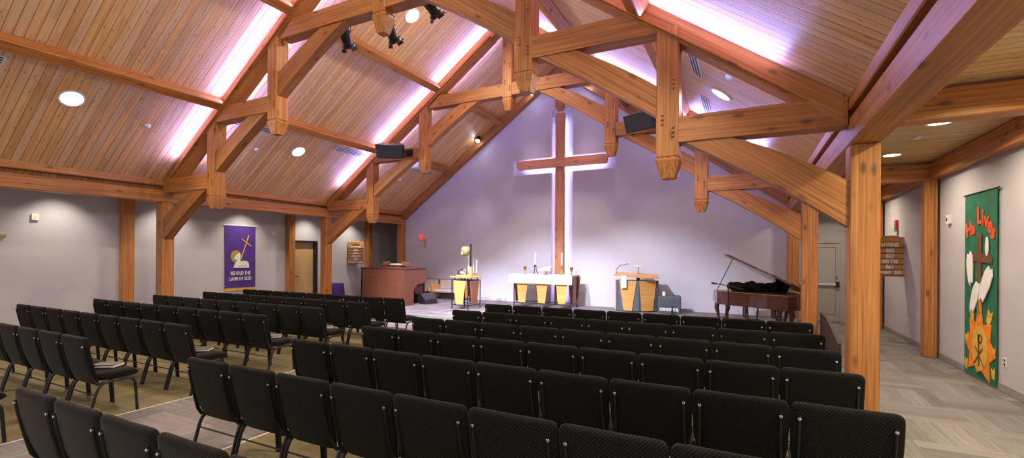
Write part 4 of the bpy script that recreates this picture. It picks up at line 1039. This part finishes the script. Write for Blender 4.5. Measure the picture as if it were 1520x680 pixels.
# theatre spotlights hanging from the front truss collar
def spotlight(x, y, z, target, lb, ln=.62):
    t = empty('theatre_spotlight', (x, y, z), 0, lb, 'spotlight', 'black theatre spotlights on the collar beam')
    d = (Vector(target) - Vector((x, y, z))).normalized()
    q = d.to_track_quat('Z', 'Y').to_matrix().to_4x4(); F = T(x, y, z) @ q @ Matrix.Diagonal((1.25, 1.25, .72, 1))
    bm = bmesh.new(); lathe(bm, [(.0, -.36), (.075, -.35), (.10, -.28), (.105, -.06), (.085, -.03), (.082, .06), (.075, .08), (.075, .22), (.10, .235), (.10, .30), (.085, .30), (.08, .24)], 20); link('barrel', bm, M['black'], t, F, smooth=True)
    bm = bmesh.new(); lathe(bm, [(.0, .225), (.078, .225), (.05, .245), (.0, .25)], 18); link('lens', bm, M['lens_spot'], t, F, smooth=True)
    for k in range(4):
        bm = bmesh.new()
        a = k * PI / 2 + .4; ca, sa = math.cos(a), math.sin(a)
        pts = [(ca * .10 - sa * .05, sa * .10 + ca * .05), (ca * .10 + sa * .05, sa * .10 - ca * .05), (ca * .125 + sa * .055, sa * .125 - ca * .055), (ca * .125 - sa * .055, sa * .125 + ca * .055)]
        va = [bm.verts.new((p[0], p[1], .30 if i < 2 else .37)) for i, p in enumerate(pts)]
        vb = [bm.verts.new((p[0] * .97, p[1] * .97, (.30 if i < 2 else .37) + .003)) for i, p in enumerate(pts)]
        bm.faces.new(va); bm.faces.new(vb)
        for i in range(4): bm.faces.new((va[i], va[(i + 1) % 4], vb[(i + 1) % 4], vb[i]))
        link('shutter_blade', bm, M['tube'], t, F)
    bm = bmesh.new()
    top = Vector((x, YA + .13, max(z + .3, 6.12)))
    for e in (-1, 1):
        a = F @ Vector((e * .115, 0, -.08)); tube(bm, [a, a + Vector((0, 0, .16)), (Vector((x, y, z + .26)))], .012, 6)
    tube(bm, [(x, y, z + .25), (x, y, z + .42), (x, YA + .132, z + .46)], .016, 6)
    link('yoke', bm, M['tube'], t)
    bm = bmesh.new(); tube(bm, [F @ Vector((0, 0, -.35)), F @ Vector((.1, .05, -.45)) + Vector((-.15, 0, .05)), Vector((x - .35, YA + .16, z + .25)), Vector((x - .5, YA + .14, z + .48))], .007, 5); link('power_cable', bm, M['tube'], t)
    return d
SPOTS = []
for x, y, z, tg, lb in ((-7.0, YA + .36, 6.06, (-8.4, 11.9, .0), 'black theatre spotlight hanging beside the curved brace of the front truss'),
                        (-5.86, YA + .34, 5.92, (-6.0, 13.0, .2), 'black theatre spotlight peeking out behind the middle pendant of the front truss'),
                        (-4.98, YA + .36, 6.20, (-3.2, 13.1, .2), 'black theatre spotlight beside the high round ceiling light')):
    spotlight(x, y, z, tg, lb); SPOTS.append(((x, y, z), tg))
# bright wall-wash lamps on the altar wall rafters
def washer(x, z, lb, y=YW - .30):
    t = empty('wash_lamp', (x, y, z), 0, lb, 'lamp', 'bright wash lamps under the gable')
    F = T(x, y, z) @ RX(math.radians(155))
    bm = bmesh.new(); lathe(bm, [(.0, -.14), (.06, -.13), (.075, -.05), (.08, .06), (.07, .06), (.06, .0), (.0, -.01)], 18); link('can', bm, M['black'], t, F, smooth=True)
    bm = bmesh.new(); bmesh.ops.create_uvsphere(bm, u_segments=16, v_segments=8, radius=.075, matrix=T(0, 0, .045)); link('bulb', bm, M['lens_cool'], t, F, smooth=True)
    bm = bmesh.new(); tube(bm, [(x, y, z + .06), (x, y, z + .17), (x, YW - .13, z + .19)], .014, 6); link('bracket', bm, M['tube'], t)
WASH = [(-8.75, 6.02, 'bright wash lamp under the gable, on the organ side'), (-6.63, 7.43, 'bright wash lamp high on the gable, just to the organ side of the cross'), (-4.72, 7.45, 'bright wash lamp high on the gable, to the piano side of the cross')]
for x, z, lb in WASH: washer(x, z, lb)
# loudspeakers on the second truss and the projector
def loudspeaker(x, y, z, rz, lb):
    t = empty('hung_loudspeaker', (x, y, z), rz, lb, 'loudspeaker', 'black loudspeakers on the second truss')
    F = world_of(t) @ RX(math.radians(22))
    bm = bmesh.new(); flat(bm, [(-.36, -.20), (.36, -.20), (.41, -.10), (.24, .22), (-.24, .22), (-.41, -.10)], -.19, .19); bev(bm, .012, 2); link('cabinet', bm, M['black'], t, F)
    link('grille', bbox(-.345, .345, -.213, -.198, -.17, .17, .006), M['grille'], t, F)
    bm = bmesh.new(); lathe(bm, [(.0, 0), (.03, 0), (.02, .02), (.0, .022)], 10); link('eye_bolt', bm, M['tube'], t, F @ T(0, 0, .19))
    bm = bmesh.new(); tube(bm, [F @ Vector((.25, .2, 0)), Vector((x + .3, y + .35, z)), Vector((x + .3, YB - .13, z))], .025, 8); box(bm, x + .18, x + .42, YB - .16, YB - .129, z - .1, z + .1); link('bracket', bm, M['black'], t)
loudspeaker(-9.22, YB - .62, 4.82, math.radians(32), 'black loudspeaker hung on the second truss, above the organ side')
loudspeaker(-2.05, YB - .62, 4.80, math.radians(-22), 'black loudspeaker hung on the second truss, above the piano side')
PX, PY, PZ = -9.95, 12.5, 4.80
t = empty('projector', (PX, PY, PZ), math.radians(15), 'white projector hanging on a pole beyond the second truss', 'projector')
F = world_of(t)
link('body', bbox(-.30, .30, -.20, .20, -.09, .09, .02, 2), M['vent'], t, F)
bm = bmesh.new(); lathe(bm, [(.0, 0), (.06, 0), (.065, .05), (.0, .05)], 16); link('lens', bm, M['slot'], t, F @ T(-.12, -.20, 0) @ RX(PI / 2))
zt_ = deck(abs(PX - XC))
bm = bmesh.new(); tube(bm, [(PX, PY, PZ + .09), (PX, PY, zt_ - .02)], .025, 10); link('pole', bm, M['tube'], t)
bm = bmesh.new(); box(bm, -.09, .09, -.09, .09, 0, .03); link('ceiling_plate', bm, M['tube'], t, slope_frame(abs(PX - XC), PY, -1))
# exit sign seen behind the loudspeaker
# ------------------------------------------------------------------ lights (built lamps and LED strips, unseen ceiling lights, added fill)
def lamp(name, kind, mw, col, e, **k):
    l = bpy.data.lights.new(name, kind); l.energy = e; l.color = col
    for a, v in k.items(): setattr(l, a, v)
    o = bpy.data.objects.new(name, l); C.objects.link(o); o.matrix_basis = mw; return o
EL = dict(down=82, aisle=28, left=30, led=74, spot=2900, wash=420, cross=30)
WARM = (1, .84, .60); LAV = (.42, .37, 1.0)
for F, r in LIGHTS:
    # area lights shine along their local -Z
    G = F @ T(0, 0, .02) @ RX(PI)
    small = r < .15
    lamp('downlight_lamp', 'AREA', G, WARM, EL['aisle'] if small else EL['down'], shape='DISK', size=2 * r, spread=math.radians(150))
# the same lights continue behind the camera and over the hidden aisle
for o, y, s in ((5.2, -.9, -1), (5.25, -.9, 1), (1.3, 3.9, 1), (5.25, 3.92, 1), (1.3, -.9, -1), (1.3, 8.63, 1)):
    lamp('downlight_lamp', 'AREA', slope_frame(o, y, s) @ T(0, 0, .02) @ RX(PI), WARM, EL['down'], shape='DISK', size=.33, spread=math.radians(150))
for x, y in ((2.12, 5.2), (2.12, 2.6), (2.12, .2)):
    lamp('downlight_lamp', 'AREA', T(x, y, CEIL - .02), (1, .90, .57), EL['aisle'] * 2.2, shape='DISK', size=.24, spread=math.radians(150))
for y in (4.9, 2.0, 7.2, 9.35, 11.75, 13.75):
    lamp('wall_scallop_lamp', 'SPOT', T(WL + .75, y, CEIL - .02) @ RY(math.radians(12)), (1, .9, .74), EL['left'] * 4, spot_size=math.radians(95), spot_blend=.8, shadow_soft_size=.06)
for Y in (YA, YB):
    for s in (-1, 1):
        for e in (-1, 1):
            yy = Y + e * (.131 + .05)
            a, b = 6.0, .5; m_ = (a + b) / 2; L = (a - b) / math.cos(SL)
            F = slope_frame(m_, yy, s)
            # strip lies beside the rafter and shines up at the boards, tipped away from the rafter
            tilt = e * (1 if s < 0 else 1)
            G = F @ T(0, 0, .18)
            zdir = -(F.to_3x3() @ Vector((0, 0, -1)))            # light shines along -Z, towards the boards
            aim = (F.to_3x3() @ Vector((0, 0, -1)) + Vector((0, e * 1.15, 0))).normalized()
            xdir = (F.to_3x3() @ Vector((1, 0, 0))).normalized(); zl = -aim; yl = zl.cross(xdir).normalized()
            mw = Matrix(((xdir.x, yl.x, zl.x, G.translation.x), (xdir.y, yl.y, zl.y, G.translation.y), (xdir.z, yl.z, zl.z, G.translation.z), (0, 0, 0, 1)))
            lamp('rafter_led_strip', 'AREA', mw, LAV, EL['led'], shape='RECTANGLE', size=L, size_y=.03, spread=math.radians(165))
def aim_at(p, q):
    return Matrix.Translation(p) @ (Vector(q) - Vector(p)).to_track_quat('-Z', 'Y').to_matrix().to_4x4()
for p, tg in SPOTS:
    d = (Vector(tg) - Vector(p)).normalized()
    lamp('theatre_beam', 'SPOT', aim_at(Vector(p) + d * .42, tg), (.76, .80, 1), EL['spot'] * (1.35 if p[0] < -6.5 else 1), spot_size=math.radians(46), spot_blend=.7, shadow_soft_size=.05)
for x, z, _ in WASH:
    lamp('gable_wash', 'SPOT', aim_at((x, YW - .42, z - .12), (x - .2, 12.5, 0)), (.86, .66, 1), EL['wash'], spot_size=math.radians(72), spot_blend=.9, shadow_soft_size=.06)
for x0, x1, z0, z1 in ((-5.78, -5.62, .3, 6.5), (-7.1, -4.25, 4.92, 5.04)):
    mw = Matrix(((1, 0, 0, (x0 + x1) / 2), (0, 0, -1, YALT + .095), (0, 1, 0, (z0 + z1) / 2), (0, 0, 0, 1)))
    lamp('niche_led', 'AREA', mw, (.52, .46, 1), EL['cross'], shape='RECTANGLE', size=x1 - x0, size_y=z1 - z0)
# added ambient fill, let in where the rear wall is left out
w = bpy.data.worlds.new('ambient_fill'); sc.world = w; w.use_nodes = True
bg = w.node_tree.nodes['Background']; bg.inputs[0].default_value = (.86, .84, 1, 1); bg.inputs[1].default_value = .85

# ------------------------------------------------------------------ camera
cam = bpy.data.cameras.new('camera'); co = bpy.data.objects.new('camera', cam); C.objects.link(co)
cam.sensor_width = 36; cam.lens = 691.34 / 1520 * 36; cam.shift_y = 39.3 / 1520; cam.clip_end = 200
co.matrix_basis = T(0, 0, H) @ RZ(.4672) @ RX(PI / 2) @ RZ(.0062)
sc.camera = co
sc.view_settings.view_transform = 'Standard'; sc.view_settings.look = 'None'; sc.view_settings.gamma = 1; sc.view_settings.use_curve_mapping = False
sc.view_settings.exposure = .5
sc.cycles.use_denoising = True
sc.cycles.max_bounces = 8; sc.cycles.diffuse_bounces = 5; sc.cycles.sample_clamp_indirect = 4
